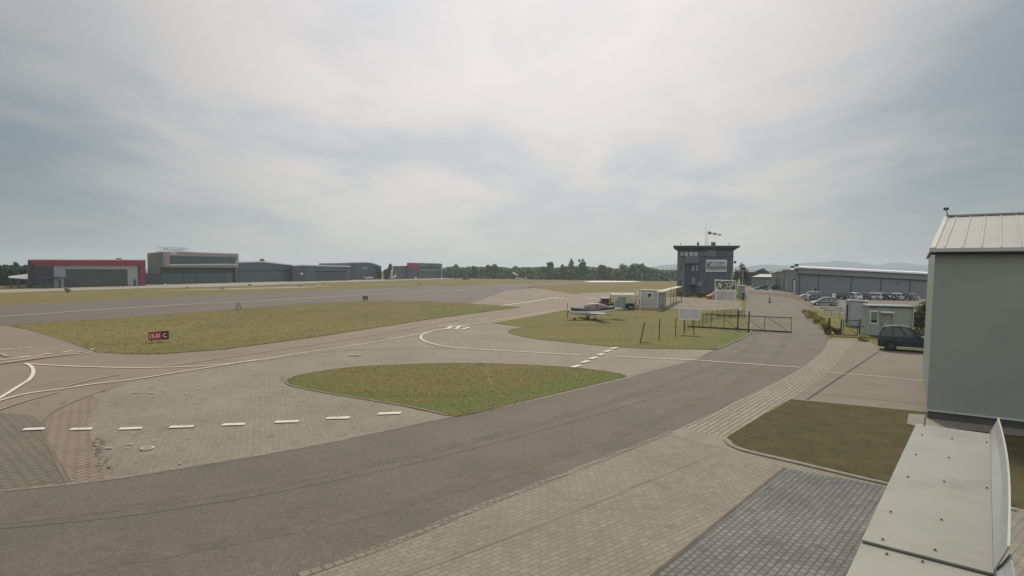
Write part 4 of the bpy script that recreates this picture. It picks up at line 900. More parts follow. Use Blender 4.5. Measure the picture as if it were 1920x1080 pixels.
# ================================================================== VEHICLES
def car(name, label, cat, L_, Wd, H, body, kind='hatch', group=None, glass=None, extra=True, stripe_m=None):
    """front at +x, centred, wheels on z=0"""
    t = empty(name, (0, 0, 0), 0, label, cat, group); glass = glass or m_glass
    hl, hw = L_/2, Wd/2; r = .345 if kind != 'suv' else .37
    belt = H * .60
    if kind == 'suv':  prof = [(-hl, .40, belt-.22, .90), (-hl+.07, .30, belt-.02, .97), (-hl+.5, .27, belt+.01, 1), (-.2, .25, belt+.01, 1), (hl-1.35, .25, belt, 1), (hl-1.15, .26, belt-.03, 1), (hl-.6, .27, belt-.10, .98), (hl-.12, .30, belt-.22, .92), (hl, .38, belt-.42, .82)]
    else:  prof = [(-hl, .36, belt-.16, .88), (-hl+.08, .26, belt-.02, .95), (-hl+.5, .22, belt, 1), (0, .20, belt-.02, 1), (hl-1.2, .20, belt-.05, 1), (hl-.5, .22, belt-.20, .96), (hl-.1, .26, belt-.34, .90), (hl, .34, belt-.46, .78)]
    def sec(x, zb, zt, k):
        w = hw*k; return [(x, -w*.94, zb), (x, -w, zb+.14), (x, -w, (zb+zt)/2+.03), (x, -w*.95, zt-.05), (x, -w*.84, zt), (x, w*.84, zt), (x, w*.95, zt-.05), (x, w, (zb+zt)/2+.03), (x, w, zb+.14), (x, w*.94, zb)]
    b_ = MB().loft([sec(*p) for p in prof]).build('body', body, t, smooth=False, bevel=.03 if extra else 0)
    # greenhouse
    if kind == 'suv': xb0, xb1, xt0, xt1 = -hl+.06, hl-1.45, -hl+.40, hl-2.35
    elif kind == 'estate': xb0, xb1, xt0, xt1 = -hl+.1, hl-1.0, -hl+.5, hl-1.9
    else: xb0, xb1, xt0, xt1 = -hl+.15, hl-1.0, -hl+.85, hl-1.95
    wb, wt = hw*.90, hw*.70; zb_, zt_ = belt-.03, H-.06
    G_ = [(xb0, wb, zb_), (xb1, wb, zb_-.03), (xt1, wt, zt_), (xt0, wt, zt_)]
    MB().loft([[(x, -w, z) for x, w, z in G_], [(x, w, z) for x, w, z in G_]]).build('windows', glass, t)
    # roof shell, curved
    rr = []
    for k in range(7):
        u = k/6; x = (xt0-.06)*(1-u)+(xt1+.10)*u; z = zt_-.02 + .075*math.sin(math.pi*u)
        rr.append([(x, -wt*1.03, z-.03), (x, -wt*.9, z+.03), (x, 0, z+.05), (x, wt*.9, z+.03), (x, wt*1.03, z-.03), (x, 0, z-.045)])
    MB().loft(rr).build('roof', body, t, smooth=False)
    for s in (-1, 1):
        e = 1.012
        for (xa, xc) in ((xb1, xt1), (xb0, xt0)):
            MB().bar((xa, s*wb*e, zb_), (xc, s*wt*e, zt_), .09, .07).build('pillar', body, t)
        for u in (.34, .66):
            xa = xb0*(1-u)+xb1*u; xc = xt0*(1-u)+xt1*u; xc = min(max(xc, xt0+.1), xt1-.1)
            MB().bar((xa, s*wb*e, zb_), (xc, s*wt*e, zt_), .06, .05).build('pillar', body, t)
    if extra:
        for s in (-1, 1):
            MB().loft([[(x_, s*(hw-.02)+s*d, z_) for x_, z_ in ((-hl+1.2, .30), (hl-1.35, .30), (hl-1.35, .36), (-hl+1.2, .36))] for d in (0, .05)]).build('sill_strip', m_wht if kind == 'suv' else m_dgrey, t)
            MB().box(xb1-.42, xb1-.22, s*(hw-.02)-.1, s*(hw-.02)+.18 if s > 0 else s*(hw-.02)+.1, belt-.02, belt+.14).build('mirror', body, t) if s > 0 else MB().box(xb1-.42, xb1-.22, -hw-.16, -hw+.1, belt-.02, belt+.14).build('mirror', body, t)
            if kind == 'suv': MB().bar((xt0, s*wt*.93, H+.035), (xt1, s*wt*.93, H+.035), .04).bar((xt0+.05, s*wt*.93, H-.05), (xt0+.05, s*wt*.93, H+.03), .04).bar((xt1-.05, s*wt*.93, H-.05), (xt1-.05, s*wt*.93, H+.03), .04).build('roof_rail', m_galv, t)
            MB().box(-hl-.01, -hl+.12, s*hw*.82-.12, s*hw*.82+.12, belt-.34, belt-.16).build('tail_light', mat('red_lens', (.2, .01, .01), .3), t)
            MB().box(hl-.2, hl-.03, s*hw*.72-.14, s*hw*.72+.14, belt-.50, belt-.36).build('headlight', m_galv, t)
            for xx in (-hl+1.35, .15): MB().box(xx, xx+.18, s*(hw+.01)-.015, s*(hw+.01)+.015, belt-.20, belt-.17).build('door_handle', m_dgrey if kind != 'suv' else m_steel, t)
        mb = MB()
        for s in (-1, 1):
            for xx in (-hl+1.15, .05, hl-1.45): mb.box(xx-.008, xx+.008, s*(hw+.002)-.006, s*(hw+.002)+.006, .38, belt-.1)
        mb.build('door_seams', m_black, t)
        MB().box(-hl-.03, -hl+.05, -.26, .26, .55, .68).build('number_plate', m_wht, t)
    if stripe_m:
        for s in (-1, 1): MB().box(-hl+.75, hl-1.1, s*(hw+.012)-.01, s*(hw+.012)+.01, belt-.42, belt-.18).build('side_stripe', stripe_m, t)
    for xx in (-hl+.82, hl-.86):
        for s in (-1, 1):
            w = MB().tube((xx, s*(hw-.20), r), (xx, s*(hw+.015), r), r, r, 20).build('wheel', m_black, t)
            MB().tube((xx, s*(hw+.0), r), (xx, s*(hw+.03), r), r*.62, r*.55, 12).build('rim', m_dgrey if kind == 'suv' else m_galv, w)
            if extra: MB().tube((xx, s*(hw-.12), r+.02), (xx, s*(hw+.008), r+.02), r*1.14, r*1.14, 20).build('wheel_arch', m_black, t)
    return t
def put(o, px, py, heading, z=0.0):
    p = G(px, py); o.location = (p.x, p.y, z); o.rotation_euler = (0, 0, heading); return o
m_suv = mat('dark_blue_grey_paint', (.016, .022, .026), .4, .1, 2, spec=.4, coat=.15)
suv = car('parked_car', 'dark blue-grey SUV with pale sill strip parked nose behind the near hangar', 'car', 4.2, 1.88, 1.82, m_suv, 'suv')
r_ = G(1646, 657); hd = rad(-33); cxy = r_ + Vector((math.cos(hd)*2.0, math.sin(hd)*2.0, 0)) + Vector((-math.sin(hd), math.cos(hd), 0)) * .85
suv.location = (cxy.x, cxy.y, .034); suv.rotation_euler = (0, 0, hd); suv.scale = (.97, .97, .97)
c1 = car('parked_car', 'silver estate car with a green side stripe, nose towards the road, nearest in the lot', 'car', 4.3, 1.75, 1.5, mat('silver_paint', (.38, .37, .36), .3, .05, 2, coat=.5), 'estate', 'cars in the car park', stripe_m=mat('green_stripe', (.03, .10, .07), .4))
put(c1, 1545, 573, rad(165))
c2 = car('parked_car', 'dark grey hatchback with pale roof shine, second car from the road', 'car', 4.2, 1.75, 1.5, mat('graphite_paint', (.06, .06, .068), .25, .05, 2, coat=.7), 'hatch', 'cars in the car park')
put(c2, 1527, 564.8, rad(158))
c3 = car('parked_car', 'white estate car with long pale roof behind the dark grey hatchback', 'car', 4.5, 1.75, 1.5, mat('white_car_paint', (.62, .62, .61), .3, .04, 2, coat=.5), 'estate', 'cars in the car park')
put(c3, 1520, 558.5, rad(160))
m_bk = mat('black_car_paint', (.02, .022, .025), .25, .05, 2, coat=.6)
def recar(src, px, py, hd, label, paint_m=None, s=1.0):
    c = copy_tree(src, label=label, group='cars in the car park')
    if paint_m:
        for k in ('body', 'roof', 'pillar'): recolour(c, k, paint_m)
    put(c, px, py, hd); c.scale = (s, s, s); return c
m_silver = MC['silver_paint']; m_wc = MC['white_car_paint']
recar(c2, 1428, 543.2, rad(172), 'black hatchback parked alone before the small grey shed at the road end', m_bk, 1.0)
recar(c2, 1448, 544.0, rad(174), 'black hatchback parked between the shed and the stepped hangar gables', m_bk, 1.0)
recar(c2, 1456, 541.5, rad(174), 'silver hatchback half hidden behind a black one by the stepped gables', m_silver, .9)
rows = [(1541, 551, m_silver, 'silver car under the grey switch box on the long hangar wall'), (1557, 553, m_silver, 'pale grey car right of the grey switch box'),
        (1568, 561, m_bk, 'black car behind the round sign in the car park'), (1583, 561, m_bk, 'black car with its tail to the white van-like car'), (1598, 561.5, m_wc, 'white car just above the corrugated container corner'),
        (1617, 561.5, MC['graphite_paint'], 'graphite car behind the container, below the second wall joint'), (1633, 562, m_wc, 'white car behind the cabin roof, left part of the row'),
        (1646, 562, m_wc, 'bright white car in the row below the third wall joint'), (1660, 562.5, m_bk, 'black car in the row behind the middle of the cabin roof'), (1675, 562.5, m_wc, 'white-roofed car in the row near the end of the cabin roof'),
        (1690, 563, MC['graphite_paint'], 'graphite car second last in the row behind the cabin'), (1702, 563, m_silver, 'silver car last in the row, touching the olive bush')]
for i, (x, y, pm, lb) in enumerate(rows): recar(c2 if i % 3 else c3, x, y, rad(100 + 17 * ((i * 5) % 4)), lb, pm, 1.0)
van = car('van', 'small orange-red van with a cream roof standing behind the large notice board', 'van', 4.2, 1.7, 1.75, mat('orange_red_paint', (.36, .12, .08), .5, .1, 2), 'estate', extra=False)
recolour(van, 'roof', mat('cream_roof', (.6, .55, .45), .5)); recolour(van, 'windows', MC['orange_red_paint'])
put(van, 1343, 560.5, rad(186))
MB().box(-.1, .35, -.87, -.84, .9, 1.2).build('side_window', m_black, van)
wb_ = f = None
# dark car far by the wood
c_ = copy_tree(c2, label='dark car parked at the edge of the far wood near the runway end', group='cars in the car park'); c_['group'] = 'cars beyond the runway'
for k in ('body', 'roof', 'pillar'): recolour(c_, k, m_bk)
put(c_, 873, 524.6, rad(175))
# fuel tanker
tk = empty('tanker_truck', G(1156, 580.5), rad(176), 'small tanker with a cream box tank and dark red cab parked on the apron', 'tanker')
tk.location.z = .03
m_cream = mat('cream_tank', (.46, .44, .33), .6, .08, 1.5, stains=.3, stscale=2)
k_ = F / tk.location.y; 
rt_ = []
for i in range(17):
    a = 2*math.pi*i/16
    if i < 16: rt_.append((math.copysign(abs(math.cos(a))**.45, math.cos(a))*1.0, math.copysign(abs(math.sin(a))**.45, math.sin(a))*.78))
MB().loft([[(x, y*k, 1.58+z*k) for y, z in rt_] for x, k in ((-2.55, .93), (-2.45, 1), (.85, 1), (.95, .93))]).build('tank', m_cream, tk)
mb = MB()
for x in (-2.4, -1.3, -.2, .8): mb.loft([[(x+dx, y*1.02, 1.58+z*1.02) for y, z in rt_] for dx in (-.04, .04)])
mb.build('tank_bands', mat('cream_band', (.56, .54, .44), .6), tk)
MB().tube((-.8, 0, 2.3), (-.8, 0, 2.5), .3, .28, 14).build('hatch', m_galv, tk)
MB().box(-2.7, 2.6, -.4, .4, .55, .78).build('chassis', m_dgrey, tk)
cb = MB().loft([[(x, -.9, .5), (x, -.95, .9), (x, -.9, zt_), (x, .9, zt_), (x, .95, .9), (x, .9, .5)] for x, zt_ in ((1.15, 1.62), (2.2, 1.6), (2.42, 1.15), (2.75, 1.05), (2.8, .7))]).build('cab', mat('brown_red_paint', (.10, .05, .04), .5, .2, 3), tk)
MB().box(1.1, 2.25, -.92, .92, 1.6, 1.72).build('cab_roof', mat('cream_cab_roof', (.50, .45, .38), .5), cb)
MB().box(1.35, 2.0, -.96, .96, 1.1, 1.5).build('side_window', m_glass, cb)
for x in (-1.9, -.95, 2.0):
    for s in (-1, 1):
        w = MB().tube((x, s*.62, .38), (x, s*.9, .38), .38, .38, 16).build('wheel', m_black, tk); MB().tube((x, s*.88, .38), (x, s*.93, .38), .2, .18, 10).build('rim', m_steel, w)
MB().box(-2.75, -2.6, -.9, .9, .4, .55).build('bumper', m_galv, tk)

# ================================================================== CABINS AND SMALL BUILDINGS NEAR THE TOWER
f = Facade((1201, 575.3), (1248, 577.6), 'site_cabin', 'pale grey-green office container with one small window, between tanker and pergola', 'cabin')
m_cab = mat('grey_green_panel', (.42, .44, .40), .6, .06, .8)
f.body('wall', [(1201, 544.8), (1248, 546)], m_cab, 2.4, 0, .08)
f.roof(mat('cabin_roof', (.40, .38, .32), .7), .12, .12)
w = f.rect('window_frame', 1213, 548.6, 1224, 560.6, m_wht, .08, 0); f.rect('window', 1214.6, 550.2, 1222.4, 558.6, m_glass, .1, -.07, parent=w)
f.rect('curtain', 1218, 555, 1221.5, 558, m_galv, .115, -.1, parent=w)
f.rect('corner_post', 1233.2, 545.6, 1235.4, 576.6, m_wht, .14, 0); f.rect('corner_post', 1200.8, 544.8, 1202, 575.2, m_wht, .06, 0)
d = f.rect('door', 1237.5, 549, 1247.4, 572, mat('tan_door', (.33, .30, .25), .6), .3, 0)
f.rect('door_hood', 1235.5, 546.6, 1250, 548.8, m_wht, .7, 0)
f.rect('base_frame', 1201, 574.6, 1248, 577, m_dgrey, .03, 0)
# pergola / canopy running to the tower
A = PZ(1230, 547.2, 2.75); B = PZ(1268.5, 537.6, 2.75)
pg = empty('pergola', (A.x, A.y, 0), 0, 'timber pergola with pale flat roof reaching from the cabin towards the tower', 'pergola')
d_ = B - A; dn = d_.normalized(); sN = Vector((dn.y, -dn.x, 0)) * 1.1
MB().prism([Vector((0, 0, 2.75)), d_ + Vector((0, 0, 2.75)), d_ + sN + Vector((0, 0, 2.75)), sN + Vector((0, 0, 2.75))], (0, 0, .09)).build('roof', mat('pale_timber_roof', (.46, .43, .35), .7), pg)
m_wood_b = mat('brown_timber', (.16, .12, .08), .8)
for t_ in (.97,):
    for s in (0.06, .94):
        q = d_ * t_ + sN * s; MB().box(q.x-.05, q.x+.05, q.y-.05, q.y+.05, 0, 2.74).build('post', m_wood_b, pg)
for px in (1257.2, 1262.4):
    b = G(px, 575.5); ft = empty('timber_post', b, 0, 'slim tan timber post %s of the pair beyond the pergola end' % ('first' if px < 1260 else 'second'), 'post', 'timber posts by the pergola')
    h = zat(px, 541, b); MB().box(-.05, .05, -.05, .05, 0, h).build('shaft', mat('tan_timber', (.3, .25, .17), .8), ft); MB().box(-.08, .08, -.08, .08, h, h+.05).build('cap', m_wood_b, ft)
# planters, blocks in front of the cabin
for (x0, x1, yb, yt, lb) in ((1188.5, 1199, 580.5, 571.5, 'short pale concrete trough beside the tanker rear'), (1203.5, 1233, 582.3, 574.6, 'long pale concrete trough in front of the office container')):
    b0 = G(x0, yb); b1 = G(x1, yb); W_ = (b1-b0).length; h = zat(x0, yt, b0) ; t = empty('concrete_trough', b0, 0, lb, 'planter')
    mc_ = mat('trough_concrete', (.34, .30, .25), .85, .1, 2)
    MB().loft([[(x, -.0, .05), (x, .9, .05), (x, .9, h), (x, 0, h)] for x in (0, W_)]).build('shell', mc_, t, bevel=.08)
    MB().box(-.05, W_+.05, -.06, .08, h-.14, h+.012).build('rim', mat('trough_rim', (.42, .38, .32), .8), t)
    MB().box(.15, W_-.15, .12, .78, h-.06, h+.015).build('soil', m_dirt, t)
# round white sign beside the cabin and dark bollards
b = G(1194, 576); t = empty('round_sign', b, 0, 'tall narrow white oval sign on a dark post between tanker and office container', 'sign')
h = zat(1194, 543.5, b); MB().tube((0, 0, 0), (0, 0, h-.5), .05, .05, 8).build('post', m_dgrey, t)
MB().loft([[(math.cos(a)*.17, y, h-.5+math.sin(a)*.46) for a in [2*math.pi*i/20 for i in range(20)]] for y in (-.08, -.04)]).build('sign_plate', m_wht, t)
for px, lb in ((1188, 'dark service bollard nearest the tanker'), (1191, 'dark service bollard between tanker and oval sign'), (1198, 'dark service bollard against the office container')):
    b = G(px, 575.5); t = empty('bollard', b, 0, lb, 'bollard', 'service bollards'); MB().tube((0, 0, 0), (0, 0, 1.2), .11, .11, 10).build('shaft', m_dgrey, t); MB().tube((0, 0, 1.2), (0, 0, 1.28), .13, .07, 10).build('cap', m_steel, t)
# low boundary edging in front of the tower
for a, b, lb in (((1235, 577.8), (1330, 579), 'painted_line'),): line([a, b], .35, m_pale, .07, False)
# mast poles by the wood
for px, ty, lb in ((1203.3, 512.5, 'slender mast with square head at the far runway edge, farther from the tower'), (1235.5, 512.5, 'slender mast with square head at the far runway edge, next to the tower')):
    b = G(px, 528); h = zat(px, ty, b); t = empty('mast', b, 0, lb, 'mast', 'masts at the far runway edge')
    MB().tube((0, 0, 0), (0, 0, h), .12, .08, 6).build('pole', m_galv, t); MB().box(-.55, .55, -.3, .3, h-1.1, h).build('head', m_steel, t)

# poles, lamp posts and kiosk behind the board, right of the tower
def post_thing(name, px, by, ty, w, label, cat, head=None, m=m_galv, group=None):
    b = G(px, by); h = zat(px, ty, b); t = empty(name, b, 0, label, cat, group)
    MB().tube((0, 0, 0), (0, 0, h), w, w*.8, 8).build('post', m, t)
    if head == 'arm':
        MB().bar((0, 0, h), (-.9, 0, h+.12), .08).build('arm', m, t); MB().box(-1.5, -.7, -.12, .12, h+.05, h+.16).build('lamp_head', m_steel, t)
    if head == 'twin':
        MB().bar((-.8, 0, h), (.8, 0, h), .09).build('arm', m, t)
        for s in (-1, 1): MB().box(s*.9-.28, s*.9+.28, -.2, .2, h-.35, h+.08).build('lamp_head', m_steel, t)
    if head == 'cap': MB().tube((0, 0, h), (0, 0, h+.05), w*1.3, w*1.1, 8).build('cap', m_dgrey, t)
    return t
post_thing('lamp_post', 1391.5, 557, 506.5, .10, 'grey lamp post with two heads closest to the tower corner', 'lamp post', 'twin')
post_thing('lamp_post', 1388, 548, 508.5, .08, 'thin grey lamp post with one arm between the tower and the twin lamp', 'lamp post', 'arm', m_steel)
post_thing('lamp_post', 1396, 545, 512, .09, 'shorter grey lamp post at the far bend of the road', 'lamp post', 'twin', m_steel)
b = G(1386.5, 560); t = empty('utility_kiosk', b, rad(-15), 'grey metal utility kiosk beside the road behind the large notice board', 'kiosk')
h = zat(1386, 535.5, b); MB().box(-.2, 1.0, 0, 1.2, .1, h).build('cabinet', mat('grey_kiosk', (.20, .22, .22), .6), t); MB().box(-.3, 1.1, -.1, 1.3, h, h+.1).build('lid', m_wht, t); MB().box(-.15, .95, -.02, 0, .3, h-.15).build('door', m_steel, t)
b = G(1393.5, 563); t = empty('ticket_pillar', b, 0, 'slim dark ticket pillar standing on the verge by the road', 'pillar')
MB().box(-.22, .22, -.2, .2, 0, 1.6).build('case', m_dgrey, t); MB().box(-.15, .15, -.23, -.2, 1.05, 1.4).build('screen', m_glass, t); MB().box(-.28, .28, -.26, .26, 1.6, 1.68).build('cap', m_galv, t)
b = G(1386.5, 592); t = empty('easel_sign', b, 0, 'small white A-board leaning on the verge beside the large notice board', 'sign')
h = zat(1386, 575.5, b)
MB().add([(-.15, -.12, .7), (.22, -.12, .75), (.30, .0, h), (.05, .0, h-.05)], [(0, 1, 2, 3)]).add([(-.15, -.09, .7), (.22, -.09, .75), (.30, .03, h), (.05, .03, h-.05)], [(3, 2, 1, 0)]).build('panel', m_wht, t)
MB().bar((-.2, -.1, 0), (.0, 0, h), .04).bar((.3, -.1, 0), (.25, 0, h), .04).bar((.1, .4, 0), (.1, .02, h), .04).build('stand', m_dgrey, t)

# ---- large notice board
f = Facade((1345.5, 590), (1373, 591), 'notice_board', 'tall notice board with an aerial picture above a text panel on white posts', 'notice board')
for x in (1345.5, 1372.3): f.rect('post', x-.9, 525, x+.9, 590.6, m_wht, .0, .12)
bd = f.panel('board_frame', [(1340.3, 524), (1380.3, 525.6), (1380, 564.6), (1340, 563.6)], m_wht, .1, -.01)
def picmat():
    M = D.materials.new('aerial_picture'); M.use_nodes = True; t = M.node_tree; b = t.nodes['Principled BSDF']; b.inputs['Roughness'].default_value = .5
    tcn = t.nodes.new('ShaderNodeTexCoord'); n = t.nodes.new('ShaderNodeTexNoise'); t.links.new(tcn.outputs['Object'], n.inputs['Vector']); n.inputs['Scale'].default_value = 2.2; n.inputs['Detail'].default_value = 5; n.inputs['Distortion'].default_value = 1.2
    r = t.nodes.new('ShaderNodeValToRGB'); t.links.new(n.outputs['Fac'], r.inputs[0]); e = r.color_ramp.elements
    e[0].position = .40; e[0].color = (.03, .04, .035, 1); e[1].position = .58; e[1].color = (.52, .52, .50, 1); q = e.new(.49); q.color = (.15, .18, .14, 1)
    t.links.new(r.outputs[0], b.inputs['Base Color']); return M
f.panel('picture', [(1341.6, 526), (1379, 527.2), (1378.8, 543.4), (1341.6, 542.6)], picmat(), .12, -.1, parent=bd)
f.panel('text_panel', [(1341.4, 545), (1378.8, 545.6), (1378.8, 563), (1341.2, 562.2)], mat('pale_pink_panel', (.50, .46, .46), .6), .12, -.1, parent=bd)
mb = MB()
for i, y in enumerate((548, 551, 554, 557, 560)):
    a = f.l(1344.5, y); b = f.l(1375 - (i % 2) * 5, y); mb.box(a[0], b[0], -.125, -.11, a[1]-.03, a[1]+.03)
mb.build('text_lines', mat('pale_print', (.33, .30, .31), .6), bd)

# ---- white sign near the gate
f = Facade((1282, 623.5), (1301, 629), 'information_sign', 'plain white information sign on dark posts standing in the grass by the gate', 'sign', A=G(1275, 626.5), B=G(1312, 628.5))
for x in (1282.3, 1301): f.rect('post', x-.7, 596, x+.7, 627.6, m_green, -.06, .12)
bd = f.panel('board', [(1273.5, 576.6), (1313.4, 578), (1312.6, 600.4), (1273, 599.4)], m_wht, .06, -.01)
f.panel('face', [(1275, 578.2), (1311.8, 579.4), (1311.2, 598.8), (1274.6, 597.8)], mat('off_white_face', (.52, .50, .50), .6), .075, -.055, parent=bd)
mb = MB()
for y in (583, 586.5, 590, 593.5): a = f.l(1280, y); b = f.l(1307, y+.8); mb.box(a[0], b[0], -.08, -.07, a[1]-.014, a[1]+.014)
mb.build('text_lines', mat('faint_print', (.40, .38, .38), .6), bd)

# ---- sliding gate
f = Facade((1289, 614), (1484.5, 625), 'sliding_gate', 'long dark green sliding gate with diagonal braces reaching across the road edge', 'gate')
def L3(px, py, y=0): x, z = f.l(px, py); return Vector((x, y, z))
zt0, zb0 = L3(1484.5, 596).z, L3(1484.5, 622.6).z
w_all = f.W; x_l = L3(1318, 600).x
mb = MB().bar((0, 0, zb0), (w_all, 0, zb0), .09, .13).bar((x_l, 0, zt0), (w_all, 0, zt0), .07, .08).build('frame', m_green, f.root)
mb = MB()
for px in (1318, 1333, 1357.5, 1434, 1484.2): x = L3(px, 605).x; mb.bar((x, 0, zb0), (x, 0, zt0), .05)
mb.build('uprights', m_green, f.root)
mb = MB()
for (xa, xb) in ((1360, 1383), (1408, 1432), (1437, 1480)):
    a = L3(xa, 600).x; b = L3(xb, 600).x; mb.bar((a, 0, zt0 - (0 if xa > 1430 else .45)), (b, 0, zb0), .035)
mb.build('braces', m_green, f.root)
mb = MB(); n_ = 40
for i in range(n_): x = x_l + (w_all - x_l) * i / n_; mb.box(x-.004, x+.004, -.004, .004, zb0, zt0)
mb.box(x_l, w_all, -.004, .004, (zb0+zt0)/2-.004, (zb0+zt0)/2+.004)
mb.build('wire_mesh', m_green, f.root)
x0 = L3(1404, 596).x; MB().box(x0, x0+.62, -.06, -.03, zt0-.40, zt0-.06).build('sign_plate', mat('pale_yellow_plate', (.55, .52, .36), .6), f.root)
gate_f = f
for px, ty, lb in ((1383, 582.5, 'tall green gate post, farther from the road, with roller head'), (1403.5, 585, 'tall green gate post at the road kerb beside the pale plate')):
    b = G(px, 620 if px < 1390 else 623); h = zat(px, ty, b); t = empty('gate_post', b, f.rz, lb, 'gate post', 'gate posts')
    MB().box(-.05, .05, -.02, .08, 0, h).build('post', m_green, t); MB().box(-.10, .10, -.05, .15, h, h+.04).build('cap', m_green, t); MB().box(-.1, .1, -.12, .0, .15, .35).build('roller', m_dgrey, t)
# mesh panels of fence behind the sign, going back to the board
def fence(a, b, ty, n, name, label, m=m_green, bars=26):
    A, B = G(*a), G(*b); t = empty(name, A, math.atan2((B-A).y, (B-A).x), label, 'fence'); W_ = (B-A).length; h = zat(a[0], ty, A)
    for i in range(n+1): x = W_*i/n; MB().box(x-.022, x+.022, -.022, .022, 0, h+.03).build('post', m, t)
    mb = MB()
    for i in range(bars): x = W_*(i+.5)/bars; mb.box(x-.004, x+.004, -.004, .004, .1, h)
    for i in range(5): z = .12 + (h-.15)*i/4; mb.box(0, W_, -.006, .006, z-.006, z+.006)
    mb.build('mesh_panel', m, t); return t
fence((1283, 622), (1345, 597), 600, 5, 'fence', 'green wire mesh fence running back from the white sign towards the notice board', bars=50)
fence((1345, 597), (1396, 596), 582, 4, 'fence', 'green wire mesh fence behind the sliding gate below the notice board', bars=50)
for (px, by, ty, lb) in ((1236, 637.5, 599.5, 'upright green fence post without mesh, nearer the leaning post'), (1266.5, 632.5, 597, 'upright green fence post without mesh, nearer the white sign')):
    b = G(px, by); h = zat(px, ty, b); t = empty('fence_post', b, 0, lb, 'post', 'lone fence posts'); MB().box(-.03, .03, -.03, .03, 0, h).build('shaft', m_green, t); MB().box(-.055, .055, -.055, .055, h, h+.03).build('cap', m_black, t)
b = G(1200, 644.5); t = empty('fence_post', b, 0, 'leaning olive fence post with bent struts at the edge of the plane lawn', 'post', 'lone fence posts')
m_ol = mat('olive_steel', (.06, .06, .03), .7)
tp_ = PY(1209, 604, b.y) - b; MB().bar((0, 0, 0), tp_, .07).build('shaft', m_ol, t); MB().bar((.0, 0, .05), (.75, .1, .12), .05).build('fallen_strut', m_ol, t)
b = G(1221, 617); t = empty('loose_panel', b, 0, 'small tilted white panel hanging in the wire beside the leaning post', 'panel')
q = [PY(x, y, b.y) - b for x, y in ((1217.5, 617), (1222.5, 615.3), (1226.3, 609.6), (1221.5, 611))]
MB().prism([(p.x, 0, p.z) for p in q], (0, .02, 0)).build('plate', mat('mossy_white', (.5, .52, .42), .6), t)
MB().bar((q[1].x, .03, 0), (q[2].x, .03, q[2].z), .03).build('stake', m_ol, t)
# lone post and pedestrian gate
b = G(1554, 628); h = zat(1554, 597, b); t = empty('gate_post', b, 0, 'dark green post in the shrubs at the road bend', 'gate post', 'gate posts'); MB().box(-.06, .06, -.06, .06, 0, h).build('post', m_green, t); MB().box(-.075, .075, -.075, .075, h, h+.04).build('cap', m_green, t)
f = Facade((1577, 629.3), (1613, 631), 'pedestrian_gate', 'small square dark green gate beside the site cabin', 'gate')
for x in (1577.3, 1612.3): f.rect('post', x-1.3, 598.5, x+1.3, 631, m_green, .0, .1)
a, b = f.l(1580.5, 627.5), f.l(1609, 601)
mb = MB().bar((a[0], 0, a[1]), (b[0], 0, a[1]), .06).bar((a[0], 0, b[1]), (b[0], 0, b[1]), .06).bar((a[0], 0, a[1]), (a[0], 0, b[1]), .06).bar((b[0], 0, a[1]), (b[0], 0, b[1]), .06).bar(((a[0]+b[0])/2, 0, a[1]+.55), (b[0], 0, a[1]), .035)
lf = mb.build('gate_leaf', m_green, f.root)
mb = MB()
for i in range(9): x = a[0]+(b[0]-a[0])*(i+1)/10; mb.box(x-.006, x+.006, -.006, .006, a[1], b[1])
mb.build('wire_mesh', m_green, lf)
f.rect('side_rail', 1613.5, 611.5, 1621, 613, m_green, .0, .04)

# ---- road signs
for (px, by, ty, lb, disc) in ((1443.2, 567, 541.5, 'round white road sign with red ring at the road bend island', True), (1562.5, 577.5, 549.5, 'round white road sign with dark centre in front of the parked cars', False)):
    b = G(px, by); h = zat(px, ty, b); t = empty('road_sign', b, 0, lb, 'road sign', 'round road signs')
    MB().tube((0, .03, 0), (0, .03, h-.1), .035, .035, 8).build('pole', m_steel, t)
    dsc = MB().tube((0, -.02, h-.35), (0, .0, h-.35), .34, .34, 24).build('disc', m_wht, t)
    MB().tube((0, -.03, h-.35), (0, -.021, h-.35), .12, .12, 16).build('symbol', m_dgrey, dsc)
    if disc: MB().box(-.28, .28, -.06, .02, .0, .10).build('foot', m_dgrey, t)
b = G(1443, 568.5); t = empty('bollard', G(1443.2, 568.5), 0, 'brown stub bollard standing in the road under the round sign', 'bollard'); MB().tube((0, 0, 0), (0, 0, 1.1), .13, .10, 10).build('shaft', mat('brown_rubber', (.10, .085, .07), .8), t); MB().box(-.32, .32, -.2, .2, .0, .09).build('foot', MC['brown_rubber'], t)

# ---- small shed and stepped hangars
m_lgrey = mat('silver_grey_cladding', (.16, .175, .165), .6, .05, .3)
f = Facade((1409, 538.8), (1452, 540), 'shed', 'small grey shed with pale roof at the end of the road', 'shed')
f.body('wall', [(1409, 519.6), (1452, 520.2)], m_lgrey, 10, 3)
a, b = f.l(1409, 519.6), f.l(1452, 520.2); c, d = f.l(1409.5, 514.6), f.l(1452, 515.4)
MB().add([(a[0]-.3, -.3, a[1]), (b[0]+.3, -.3, b[1]), (b[0]+1, 5, d[1]+.2), (a[0]+1, 5, c[1]+.2), (a[0]-.3, -.3, a[1]-.2), (b[0]+.3, -.3, b[1]-.2), (b[0]+1, 5, d[1]-.1), (a[0]+1, 5, c[1]-.1)], [(0,1,2,3),(7,6,5,4),(0,4,5,1),(1,5,6,2),(2,6,7,3),(3,7,4,0)]).build('roof', mat('sage_roof', (.27, .29, .25), .6), f.root)
f.rect('gutter', 1408.6, 519.2, 1452.4, 520.6, m_dgrey, .4, -.28)
f.rect('door', 1436, 525, 1444, 539.6, m_steel, .08, 0)
f.rect('wall_lamp', 1434, 522.4, 1438, 524, m_dgrey, .3, 0)
